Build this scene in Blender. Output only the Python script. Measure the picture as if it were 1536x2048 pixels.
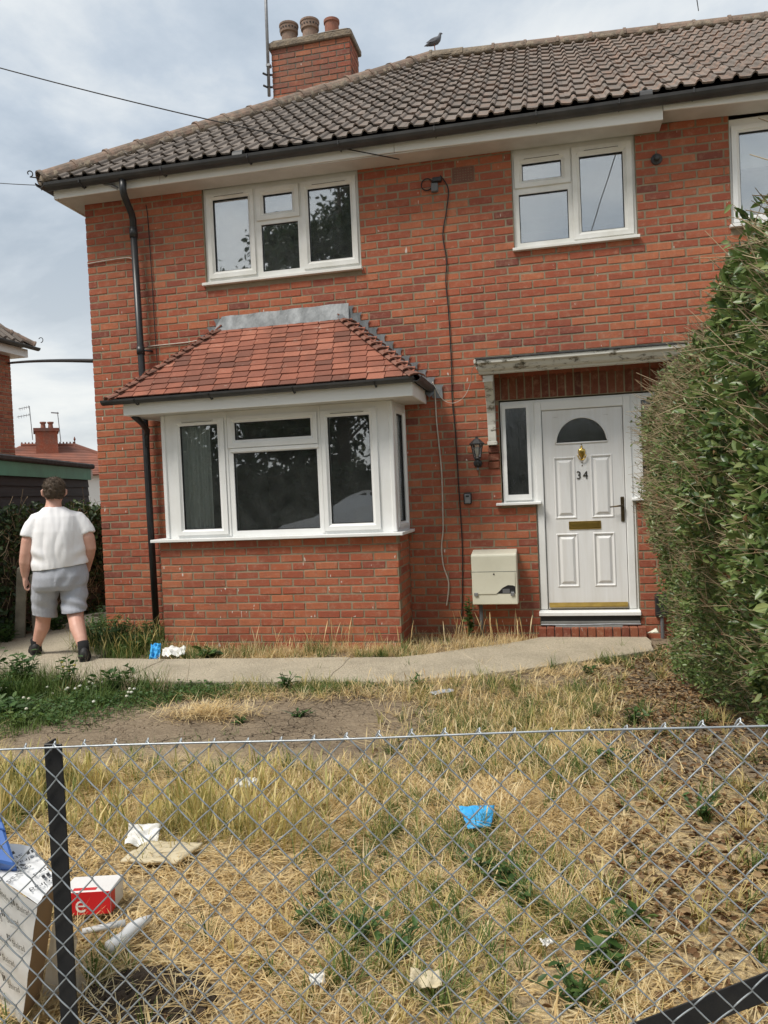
import bpy, bmesh, math, random
import numpy as np
from mathutils import Vector, Matrix, Euler, noise as mnoise
rng = random.Random(7)
nr = np.random.default_rng(11)
S = bpy.context.scene
C = S.collection
for o in list(bpy.data.objects): bpy.data.objects.remove(o)

# ------------------------------------------------------------------ camera
CAM = Vector((4.741, -7.354, 1.4356))
yaw, pitch, roll = 0.219696, -0.026397, 0.043255
f = Vector((-math.sin(yaw)*math.cos(pitch), math.cos(yaw)*math.cos(pitch), math.sin(pitch)))
r = Vector((math.cos(yaw), math.sin(yaw), 0)); u = r.cross(f)
r2 = math.cos(roll)*r - math.sin(roll)*u; u2 = math.sin(roll)*r + math.cos(roll)*u
cd = bpy.data.cameras.new('camera'); cam = bpy.data.objects.new('camera', cd); C.objects.link(cam)
cam.matrix_world = Matrix(((r2.x, u2.x, -f.x, CAM.x), (r2.y, u2.y, -f.y, CAM.y), (r2.z, u2.z, -f.z, CAM.z), (0, 0, 0, 1)))
cd.sensor_fit = 'VERTICAL'; cd.sensor_height = 36.0; cd.lens = 36.0*1538/2048
cd.clip_start = 0.05; cd.clip_end = 2000
S.camera = cam

# ------------------------------------------------------------------ world: cloudy sky over a Nishita sky
SUN_AZ, SUN_EL = math.radians(224), math.radians(56)      # azimuth clockwise from +y: behind the viewer, to the left
w = bpy.data.worlds.new('World'); S.world = w; w.use_nodes = True
nt = w.node_tree; N = nt.nodes; L = nt.links; N.clear()
wo = N.new('ShaderNodeOutputWorld'); bg = N.new('ShaderNodeBackground'); L.new(bg.outputs[0], wo.inputs[0])
sky = N.new('ShaderNodeTexSky'); sky.sky_type = 'NISHITA'; sky.sun_disc = False
sky.sun_elevation = SUN_EL; sky.sun_rotation = SUN_AZ; sky.dust_density = 2.5; sky.air_density = 1.2
tc = N.new('ShaderNodeTexCoord'); sx = N.new('ShaderNodeSeparateXYZ'); L.new(tc.outputs['Generated'], sx.inputs[0])
def wmath(op, a, b=None, c=None):
    n = N.new('ShaderNodeMath'); n.operation = op
    for i, v in enumerate((a, b, c)):
        if v is None: continue
        if isinstance(v, (int, float)): n.inputs[i].default_value = v
        else: L.new(v, n.inputs[i])
    return n.outputs[0]
zz = wmath('ADD', wmath('MAXIMUM', sx.outputs[2], 0.0), 0.22)
cv = N.new('ShaderNodeCombineXYZ'); L.new(wmath('DIVIDE', sx.outputs[0], zz), cv.inputs[0]); L.new(wmath('DIVIDE', sx.outputs[1], zz), cv.inputs[1])
n1 = N.new('ShaderNodeTexNoise'); n1.inputs['Scale'].default_value = 1.15; n1.inputs['Detail'].default_value = 9; n1.inputs['Roughness'].default_value = 0.58; n1.inputs['Distortion'].default_value = 0.25
mp = N.new('ShaderNodeMapping'); mp.inputs['Location'].default_value = (3.1, 1.4, 0.0); L.new(cv.outputs[0], mp.inputs[0]); L.new(mp.outputs[0], n1.inputs['Vector'])
cr = N.new('ShaderNodeValToRGB'); L.new(n1.outputs[0], cr.inputs[0])
el = cr.color_ramp.elements
el[0].position = 0.34; el[0].color = (2.5, 3.05, 3.7, 1); el[1].position = 0.66; el[1].color = (6.6, 6.65, 6.5, 1)
e = el.new(0.46); e.color = (3.8, 4.3, 4.85, 1)
e = el.new(0.54); e.color = (5.2, 5.5, 5.7, 1)
hzf = N.new('ShaderNodeMapRange'); L.new(sx.outputs[2], hzf.inputs[0]); hzf.inputs[1].default_value = 0.42; hzf.inputs[2].default_value = 0.0; hzf.inputs[3].default_value = 0.0; hzf.inputs[4].default_value = 0.6
hm_ = N.new('ShaderNodeMix'); hm_.data_type = 'RGBA'; L.new(hzf.outputs[0], hm_.inputs[0]); L.new(cr.outputs[0], hm_.inputs[6]); hm_.inputs[7].default_value = (6.4, 6.4, 6.1, 1)
mx = N.new('ShaderNodeMix'); mx.data_type = 'RGBA'; mx.inputs[0].default_value = 0.93
L.new(sky.outputs[0], mx.inputs[6]); L.new(hm_.outputs[2], mx.inputs[7]); L.new(mx.outputs[2], bg.inputs[0])
bg.inputs[1].default_value = 0.088

sd = bpy.data.lights.new('sun', 'SUN'); sun = bpy.data.objects.new('sun', sd); C.objects.link(sun)
sd.energy = 2.1; sd.angle = math.radians(20); sd.color = (1.0, 0.95, 0.87)
sv = Vector((math.sin(SUN_AZ)*math.cos(SUN_EL), math.cos(SUN_AZ)*math.cos(SUN_EL), math.sin(SUN_EL)))
sun.rotation_euler = sv.to_track_quat('Z', 'Y').to_euler(); sun.location = sv*30

S.view_settings.view_transform = 'Standard'; S.view_settings.look = 'None'
S.view_settings.gamma = 1.0; S.view_settings.use_curve_mapping = False
S.view_settings.exposure = 0.82
S.render.resolution_x = 768; S.render.resolution_y = 1024; S.render.resolution_percentage = 100

# ------------------------------------------------------------------ materials
class NT:
    def __init__(s, m):
        m.use_nodes = True; s.m = m; s.t = m.node_tree; s.t.nodes.clear()
        s.out = s.n('ShaderNodeOutputMaterial'); s.b = s.n('ShaderNodeBsdfPrincipled'); s.l(s.b.outputs[0], s.out.inputs[0])
        s.pos = s.n('ShaderNodeNewGeometry').outputs['Position']
    def n(s, k): return s.t.nodes.new(k)
    def l(s, a, b): s.t.links.new(a, b)
    def val(s, v, sock):
        if isinstance(v, (int, float, tuple, list)): sock.default_value = v
        else: s.l(v, sock)
    def math(s, op, a, b=0.0, clamp=False):
        n = s.n('ShaderNodeMath'); n.operation = op; n.use_clamp = clamp; s.val(a, n.inputs[0]); s.val(b, n.inputs[1]); return n.outputs[0]
    def noise(s, scale, detail=5, rough=.55, vec=None, stretch=None, dist=0):
        n = s.n('ShaderNodeTexNoise'); n.inputs['Scale'].default_value = scale; n.inputs['Detail'].default_value = detail
        n.inputs['Roughness'].default_value = rough; n.inputs['Distortion'].default_value = dist
        v = vec or s.pos
        if stretch:
            m = s.n('ShaderNodeMapping'); m.inputs['Scale'].default_value = stretch; s.l(v, m.inputs[0]); v = m.outputs[0]
        s.l(v, n.inputs['Vector']); return n.outputs[0]
    def voro(s, scale, feature='F1', vec=None):
        n = s.n('ShaderNodeTexVoronoi'); n.feature = feature; n.inputs['Scale'].default_value = scale; s.l(vec or s.pos, n.inputs['Vector']); return n
    def ramp(s, fac, *stops):
        n = s.n('ShaderNodeValToRGB'); s.l(fac, n.inputs[0]); e = n.color_ramp.elements
        while len(e) < len(stops): e.new(0.5)
        for i, (p, c) in enumerate(stops):
            e[i].position = p; e[i].color = (*c, 1) if len(c) == 3 else c
        return n.outputs[0]
    def fac(s, v, lo, hi):
        n = s.n('ShaderNodeMapRange'); s.l(v, n.inputs[0]); n.inputs[1].default_value = lo; n.inputs[2].default_value = hi; return n.outputs[0]
    def mix(s, fac, a, b, mode='MIX'):
        n = s.n('ShaderNodeMix'); n.data_type = 'RGBA'; n.blend_type = mode
        s.val(fac, n.inputs[0])
        for v, i in ((a, 6), (b, 7)):
            if isinstance(v, tuple): n.inputs[i].default_value = (*v[:3], 1)
            else: s.l(v, n.inputs[i])
        return n.outputs[2]
    def rnd(s):
        a = s.n('ShaderNodeAttribute'); a.attribute_name = 'rnd'; o = s.n('ShaderNodeObjectInfo')
        return s.math('FRACT', s.math('ADD', a.outputs['Fac'], o.outputs['Random']))
    def bump(s, h, strength=.5, dist=.01):
        n = s.n('ShaderNodeBump'); n.inputs['Strength'].default_value = strength; n.inputs['Distance'].default_value = dist
        s.l(h, n.inputs['Height']); s.l(n.outputs[0], s.b.inputs['Normal'])
    def set(s, color=None, rough=.6, metal=0, spec=.5):
        if color is not None:
            if isinstance(color, tuple): s.b.inputs['Base Color'].default_value = (*color, 1)
            else: s.l(color, s.b.inputs['Base Color'])
        s.val(rough, s.b.inputs['Roughness']); s.b.inputs['Metallic'].default_value = metal; s.b.inputs['Specular IOR Level'].default_value = spec
MATS = {}
def mat(name, c1, c2=None, scale=6, rough=.6, bump=0, bscale=80, rv=0, metal=0, spec=.4, thr=(.35, .65), dist=.005, stretch=None, trans=0):
    m = bpy.data.materials.new(name); t = NT(m)
    col = c1
    if c2: col = t.mix(t.fac(t.noise(scale, 6, .6, stretch=stretch), *thr), c1, c2)
    if rv:
        k = t.math('ADD', t.math('MULTIPLY', t.rnd(), rv), 1-rv/2)
        g = t.n('ShaderNodeCombineColor');
        for i in range(3): t.l(k, g.inputs[i])
        col = t.mix(1.0, col, g.outputs[0], 'MULTIPLY')
    t.set(col, rough, metal, spec)
    if bump: t.bump(t.noise(bscale, 5, .6, stretch=stretch), bump, dist)
    if trans: t.b.inputs['Subsurface Weight'].default_value = 0
    MATS[name] = m; return m
def brick_mat(name, dark=1.0, grime=0.0):
    m = bpy.data.materials.new(name); t = NT(m); q = t.rnd()
    q2 = t.math('ADD', q, t.math('MULTIPLY', t.math('SUBTRACT', t.noise(.55, 2), .5), .55))
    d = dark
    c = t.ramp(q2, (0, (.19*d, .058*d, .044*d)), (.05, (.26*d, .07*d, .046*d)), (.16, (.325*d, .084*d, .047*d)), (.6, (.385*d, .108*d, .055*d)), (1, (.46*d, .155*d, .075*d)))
    c = t.mix(t.fac(t.noise(34, 7, .65), .38, .72), c, t.mix(.3, c, (.26, .10, .07)))
    c = t.mix(t.math('MULTIPLY', t.fac(t.noise(16, 7, .75), .50, .72), .6), c, (.46, .28, .19))
    c = t.mix(t.math('MULTIPLY', t.fac(t.noise(140, 3, .6), .62, .74), .25), c, (.12, .045, .035))
    c = t.mix(t.math('MULTIPLY', t.fac(t.noise(22, 4, .6, stretch=(2.2, 2.2, .35)), .45, .7), .4), c, t.mix(.5, c, (.22, .09, .065)))
    c = t.mix(t.math('MULTIPLY', t.fac(t.noise(1.1, 5, .65, stretch=(1.5, 1.5, .6)), .45, .7), .35), c, t.mix(.7, c, (.17, .095, .07)))
    if grime: c = t.mix(t.math('MULTIPLY', t.fac(t.noise(2.2, 6, .7), .4, .65), grime), c, (.14, .12, .10))
    c = t.mix(t.math('MULTIPLY', t.fac(t.noise(3.2, 7, .7, stretch=(1.6, 1.6, .5)), .52, .72), .38), c, t.mix(.6, c, (.16, .075, .055)))
    sp = t.fac(t.noise(23, 2, .5, stretch=(1.2, 1.2, .4)), .715, .735)
    c = t.mix(t.math('MULTIPLY', sp, .8), c, (.66, .62, .57))
    t.set(c, .88, 0, .25)
    t.bump(t.math('ADD', t.noise(220, 4, .7), t.math('MULTIPLY', t.noise(45, 4, .6), 1.3)), .55, .004)
    MATS[name] = m; return m
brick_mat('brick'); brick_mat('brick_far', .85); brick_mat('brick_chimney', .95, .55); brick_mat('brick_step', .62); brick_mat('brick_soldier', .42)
def mortar_mat(name, a, b):
    m = bpy.data.materials.new(name); t = NT(m)
    c = t.mix(t.fac(t.noise(3, 6, .65), .35, .65), a, b)
    c = t.mix(t.math('MULTIPLY', t.fac(t.noise(60, 4), .5, .7), .35), c, (.2, .165, .12))
    t.set(c, .95, 0, .15); t.bump(t.noise(160, 5, .7), .8, .006); MATS[name] = m
mortar_mat('mortar', (.32, .265, .185), (.225, .185, .125)); mortar_mat('mortar_dark', (.17, .15, .12), (.11, .1, .085))
def glass_mat(name, refl=.16, tint=(.94, .96, .95), rough=0.0, bump=0, dust_veil=.03):
    m = bpy.data.materials.new(name); t = NT(m)
    t.t.nodes.remove(t.b)
    tr = t.n('ShaderNodeBsdfTransparent'); tr.inputs[0].default_value = (*tint, 1)
    gl = t.n('ShaderNodeBsdfGlossy'); gl.inputs['Roughness'].default_value = rough; gl.inputs['Color'].default_value = (.95, .97, 1, 1)
    fr = t.n('ShaderNodeFresnel'); fr.inputs[0].default_value = 1.5
    mxs = t.n('ShaderNodeMixShader'); t.l(t.math('ADD', fr.outputs[0], refl, True), mxs.inputs[0]); t.l(tr.outputs[0], mxs.inputs[1]); t.l(gl.outputs[0], mxs.inputs[2]); t.l(mxs.outputs[0], t.out.inputs[0])
    df = t.n('ShaderNodeBsdfDiffuse'); df.inputs[0].default_value = (.62, .66, .64, 1); m2 = t.n('ShaderNodeMixShader')  # pale film: part window dirt, part painted veiling glare over the dark panes
    t.l(t.math('ADD', t.math('MULTIPLY', t.fac(t.noise(7, 6, .7), .35, .75), dust_veil), dust_veil*.6), m2.inputs[0]); t.l(mxs.outputs[0], m2.inputs[1]); t.l(df.outputs[0], m2.inputs[2]); t.l(m2.outputs[0], t.out.inputs[0])
    bn = t.n('ShaderNodeBump'); bn.inputs['Strength'].default_value = bump if bump else .035; bn.inputs['Distance'].default_value = .004 if bump else .02
    t.l(t.noise(90 if bump else 2.2, 3 if bump else 1, stretch=(1, 1, .12) if bump else None), bn.inputs['Height']); t.l(bn.outputs[0], gl.inputs['Normal'])
    MATS[name] = m
glass_mat('glass', .13, rough=.012, dust_veil=.035); glass_mat('glass_upper', .26, rough=.015, dust_veil=.05); glass_mat('glass_reeded', .07, (.3, .33, .32), .12, .9); glass_mat('plastic_clear', .03, (.93, .94, .93), .25, .5)
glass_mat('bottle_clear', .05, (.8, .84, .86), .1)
mat('upvc', (.82, .83, .825), (.76, .765, .75), 3, .32, .05, 30, spec=.5)
mat('upvc_old', (.76, .76, .735), (.66, .655, .61), 4, .5, .08, 40, spec=.4)
mat('seal', (.015, .015, .016), rough=.6)
mat('fascia', (.82, .83, .82), (.74, .745, .72), 2.2, .45, .06, 30, stretch=(.4, 1, 2))
mat('soffit', (.62, .61, .58), (.50, .49, .46), 3, .6)
mat('black_plastic', (.018, .019, .021), (.03, .031, .033), 5, .38, .05, 40)
mat('gutter_black', (.035, .037, .04), (.06, .06, .06), 5, .5, .1, 40)
mat('lead', (.25, .265, .275), (.12, .13, .135), 9, .5, .35, 30, metal=.25, dist=.01, stretch=(1, 1, .5))
mat('terracotta', (.37, .125, .078), (.19, .085, .06), 7, .85, .5, 90, rv=.7)
def stained():
    m = bpy.data.materials.new('terracotta'); t = NT(m); q = t.rnd()
    c = t.ramp(q, (0, (.15, .072, .055)), (.3, (.25, .10, .07)), (.7, (.31, .12, .08)), (1, (.37, .155, .105)))
    c = t.mix(t.math('MULTIPLY', t.fac(t.noise(4, 6, .7), .46, .68), .6), c, (.16, .075, .055))
    c = t.mix(t.math('MULTIPLY', t.fac(t.noise(60, 5, .7), .55, .72), .4), c, (.11, .06, .045))
    c = t.mix(t.math('MULTIPLY', t.fac(t.noise(9, 7, .75), .60, .70), .45), c, (.46, .38, .31))
    t.set(c, .92, 0, .15); t.bump(t.noise(90, 5, .7), .6, .006); MATS['terracotta'] = m
stained()
mat('terracotta_dark', (.15, .075, .055), (.22, .10, .07), 14, .9, .5, 90, rv=.4)
mat('ridge', (.27, .185, .14), (.14, .115, .092), 12, .92, .7, 60, rv=.3, dist=.01)
mat('lichen_mortar', (.15, .125, .10), (.27, .215, .155), 18, .95, .9, 40, dist=.02)
def roof_mat():
    m = bpy.data.materials.new('roof_tile'); t = NT(m)
    c = t.mix(t.fac(t.rnd(), 0, 1), (.150, .130, .115), (.215, .185, .162))
    sx = t.n('ShaderNodeSeparateXYZ'); t.l(t.pos, sx.inputs[0])
    k = t.math('MULTIPLY', t.fac(t.noise(8, 6, .62), .46, .66), t.fac(t.math('ADD', sx.outputs[0], t.math('MULTIPLY', t.noise(.8, 3), 3)), 3.2, 7.5))
    c = t.mix(t.math('MULTIPLY', k, .6), c, (.34, .205, .145))
    c = t.mix(t.math('MULTIPLY', t.fac(t.noise(55, 4, .7), .58, .72), .45), c, (.32, .30, .27))
    c = t.mix(t.math('MULTIPLY', t.fac(t.noise(18, 5, .7), .55, .75), .4), c, (.08, .068, .062))
    t.set(c, .95, 0, .12); t.bump(t.noise(120, 5, .7), .5, .006); MATS['roof_tile'] = m
roof_mat()
mat('paint_white_door', (.78, .785, .79), (.70, .695, .68), 5, .38, .12, 55, spec=.5, stretch=(3, 3, .25))
def peeling():
    m = bpy.data.materials.new('paint_peeling'); t = NT(m)
    k = t.fac(t.noise(9, 8, .72, stretch=(.7, 1, 1.4)), .53, .60)
    c = t.mix(k, (.58, .57, .52), t.mix(t.fac(t.noise(30, 5), .4, .6), (.085, .08, .06), (.25, .22, .17)))
    t.set(c, .7, 0, .3); t.bump(t.math('MULTIPLY', k, -1), .5, .004); MATS['paint_peeling'] = m
peeling()
mat('felt', (.045, .046, .048), (.08, .08, .078), 12, .9, .5, 120)
mat('brass', (.62, .43, .12), (.5, .34, .1), 12, .28, .05, 40, metal=1)
mat('bronze', (.07, .055, .035), (.12, .09, .05), 12, .4, 0, metal=.8)
mat('numeral', (.03, .028, .024), rough=.45, metal=.3)
mat('cream_plastic', (.70, .685, .565), (.62, .605, .49), 3, .45, .05, 60)
mat('grey_plastic', (.13, .135, .14), rough=.5)
mat('interior', (.30, .29, .27), (.22, .21, .20), 2, .9)
mat('dark_interior', (.035, .036, .037), (.05, .05, .05), 2, .9)
mat('curtain', (.78, .80, .77), (.66, .69, .66), 6, .85, stretch=(6, 6, .4))
mat('galvanised', (.44, .47, .49), (.32, .35, .37), 25, .42, .1, 200, metal=.55, spec=.5)
mat('steel_black', (.012, .012, .013), (.022, .021, .02), 20, .45, .1, 120)
mat('mast_metal', (.32, .33, .34), (.22, .22, .23), 15, .5, metal=.5)
mat('cable_black', (.02, .018, .018), rough=.6); mat('cable_white', (.55, .50, .43), (.42, .37, .31), 20, .6)
def path_mat():
    m = bpy.data.materials.new('path'); t = NT(m)
    v = t.voro(70); c = t.mix(t.fac(t.noise(130, 4, .7), .3, .7), (.40, .345, .25), (.68, .60, .46))
    c = t.mix(t.math('MULTIPLY', t.fac(t.noise(2.4, 6, .65), .45, .72), .5), c, (.27, .235, .175))
    c = t.mix(t.math('MULTIPLY', t.fac(v.outputs['Distance'], .3, .8), .4), c, (.22, .19, .145))
    t.set(c, .95, 0, .2); t.bump(t.math('ADD', t.math('MULTIPLY', v.outputs['Distance'], -1), t.noise(300, 3)), .9, .008); MATS['path'] = m
path_mat()
def soil_mat():
    m = bpy.data.materials.new('soil'); t = NT(m)
    warp = t.n('ShaderNodeVectorMath'); warp.operation = 'ADD'
    nn = t.n('ShaderNodeTexNoise'); nn.inputs['Scale'].default_value = 6; t.l(t.pos, nn.inputs['Vector'])
    sc = t.n('ShaderNodeVectorMath'); sc.operation = 'SCALE'; t.l(nn.outputs['Color'], sc.inputs[0]); sc.inputs['Scale'].default_value = .16
    t.l(t.pos, warp.inputs[0]); t.l(sc.outputs[0], warp.inputs[1])
    v = t.voro(5.5, 'DISTANCE_TO_EDGE', warp.outputs[0]); v2 = t.voro(15, 'DISTANCE_TO_EDGE', warp.outputs[0])
    crack = t.math('MAXIMUM', t.math('MULTIPLY', t.math('LESS_THAN', v.outputs['Distance'], .016), t.fac(t.noise(2.2, 3), .42, .5)), t.math('MULTIPLY', t.math('LESS_THAN', v2.outputs['Distance'], .02), t.fac(t.noise(1.7, 3), .5, .56)), True)
    c = t.mix(t.fac(t.noise(1.8, 6, .6), .35, .65), (.29, .225, .155), (.21, .16, .11))
    c = t.mix(t.math('MULTIPLY', t.fac(t.noise(40, 5, .7), .45, .65), .6), c, (.36, .29, .205))
    c = t.mix(t.math('MULTIPLY', crack, .8), c, (.035, .025, .018))
    sy = t.n('ShaderNodeSeparateXYZ'); t.l(t.pos, sy.inputs[0])
    zone = t.fac(t.math('ADD', sy.outputs[1], t.math('MULTIPLY', t.noise(2.5, 4), .6)), -2.9, -3.4)
    c = t.mix(t.math('MULTIPLY', zone, t.fac(t.noise(30, 5, .7), .3, .6)), c, t.mix(t.fac(t.noise(90, 4, .7), .4, .6), (.80, .63, .36), (.48, .35, .18)))
    t.set(c, .95, 0, .15)
    t.bump(t.math('SUBTRACT', t.math('ADD', t.noise(35, 6, .7), t.math('MULTIPLY', t.noise(7, 4), 1.5)), t.math('MULTIPLY', crack, 1.3)), .9, .03); MATS['soil'] = m
soil_mat()
mat('dug_soil', (.075, .052, .034), (.045, .033, .023), 18, .97, .9, 45, rv=.4, dist=.02)
mat('asphalt', (.05, .05, .052), (.07, .07, .07), 8, .9, .5, 150); mat('pavement', (.24, .235, .22), (.18, .175, .165), 3, .9, .5, 120)
def leafy(name, cols, rough=.5, tr=.35, spec=.4):
    m = bpy.data.materials.new(name); t = NT(m); q = t.rnd()
    k = len(cols); c = t.ramp(q, *[(i/(k-1) if k > 1 else 0, cc) for i, cc in enumerate(cols)])
    c = t.mix(t.math('MULTIPLY', t.fac(t.noise(40, 3), .4, .7), .3), c, t.mix(.5, c, (.02, .02, .01)))
    t.set(c, rough, 0, spec)
    if tr:
        ts = t.n('ShaderNodeBsdfTranslucent'); t.l(c, ts.inputs[0]); ms = t.n('ShaderNodeMixShader'); ms.inputs[0].default_value = tr
        t.l(t.b.outputs[0], ms.inputs[1]); t.l(ts.outputs[0], ms.inputs[2]); t.l(ms.outputs[0], t.out.inputs[0])
    MATS[name] = m
leafy('hedge_leaf', [(.05, .095, .026), (.09, .15, .04), (.135, .205, .055), (.19, .26, .08), (.29, .34, .13)], .38, .25, .5)
leafy('dead_leaf', [(.26, .15, .07), (.16, .085, .04), (.34, .22, .11)], .8, .2, .2)
leafy('twig', [(.30, .22, .13), (.46, .37, .24), (.17, .12, .075)], .85, 0, .2)
leafy('straw', [(.70, .52, .25), (.82, .66, .36), (.60, .42, .19), (.86, .74, .46), (.48, .32, .15)], .6, .3, .3)
leafy('barley', [(.40, .35, .10), (.58, .47, .17), (.72, .58, .26), (.27, .28, .07), (.78, .65, .32)], .6, .3, .3)
leafy('grass', [(.075, .14, .03), (.12, .19, .042), (.17, .225, .06), (.06, .11, .025)], .55, .3, .3)
leafy('weed', [(.05, .11, .026), (.08, .155, .04), (.04, .085, .024), (.115, .185, .048)], .5, .3, .4)
leafy('litter', [(.22, .12, .055), (.13, .07, .035), (.32, .2, .1), (.40, .28, .15), (.09, .05, .03)], .8, .1, .2)
leafy('ivy', [(.02, .045, .016), (.04, .075, .022), (.075, .11, .03), (.03, .06, .02)], .45, .2, .4)
leafy('tree_leaf', [(.018, .038, .013), (.028, .055, .018), (.04, .07, .02)], .5, .2, .3)
leafy('petal', [(.8, .8, .74), (.7, .66, .5)], .7, .2, .2)
mat('bark', (.07, .055, .04), (.11, .09, .07), 12, .9, .7, 40)
mat('weathered_wood', (.13, .115, .095), (.085, .075, .062), 8, .9, .4, 40, stretch=(4, 4, .3))
mat('concrete_post', (.25, .23, .18), (.16, .145, .11), 10, .95, .8, 60)
mat('shed_board', (.032, .033, .035), (.05, .051, .053), 5, .75, .3, 30, rv=.4, stretch=(.3, .3, 5))
mat('green_paint', (.12, .42, .29), (.10, .34, .24), 4, .6, .1, 30)
mat('render_white', (.74, .74, .72), rough=.8)
mat('far_roof', (.25, .095, .06), (.17, .075, .055), 1.6, .9, .4, 12, rv=.4)
mat('skin', (.64, .37, .285), (.58, .31, .235), 9, .5, .06, 150, spec=.4)
mat('hair', (.055, .036, .023), (.085, .058, .036), 40, .7, .8, 220, stretch=(1, 1, .3))
mat('shirt', (.85, .84, .85), (.81, .80, .81), 5, .85, .12, 200)
mat('shorts', (.44, .455, .50), (.37, .385, .43), 160, .92, .25, 260)
mat('sock', (.012, .012, .013), rough=.95); mat('shoe', (.016, .016, .017), (.03, .03, .03), 20, .6, .3, 90)
mat('blue_mask', (.035, .33, .72), (.06, .42, .80), 20, .7, .3, 60)
mat('paper', (.76, .75, .72), (.66, .65, .61), 6, .8, .3, 20, dist=.01)
mat('packaging', (.70, .70, .695), (.62, .62, .615), 3, .4, .25, 12, dist=.012)
mat('print_black', (.02, .02, .022), rough=.5); mat('print_grey', (.36, .36, .36), rough=.5)
mat('cardboard', (.30, .20, .115), (.24, .155, .09), 4, .85, .2, 30, stretch=(1, 1, .3))
mat('blue_box', (.055, .14, .42), (.07, .17, .47), 4, .5, .05, 30)
mat('red_card', (.60, .018, .022), (.52, .015, .02), 4, .45); mat('white_card', (.74, .73, .71), (.66, .64, .62), 5, .5)
mat('beige_board', (.56, .49, .34), (.48, .41, .28), 9, .8, .3, 30); mat('foil', (.55, .58, .62), (.4, .43, .47), 18, .35, .6, 30, metal=.3)
mat('pigeon', (.14, .145, .165), (.09, .095, .11), 18, .7); mat('car_paint', (.72, .73, .74), rough=.25, spec=.6); mat('tyre', (.02, .02, .02), rough=.9)
mat('car_glass', (.02, .022, .025), rough=.08, spec=.7)
mat('pot_clay', (.30, .125, .085), (.21, .10, .075), 9, .9, .5, 70); mat('pot_old', (.30, .20, .15), (.21, .16, .13), 12, .95, .8, 50)
mat('bulb', (.8, .78, .72), rough=.3)

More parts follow.
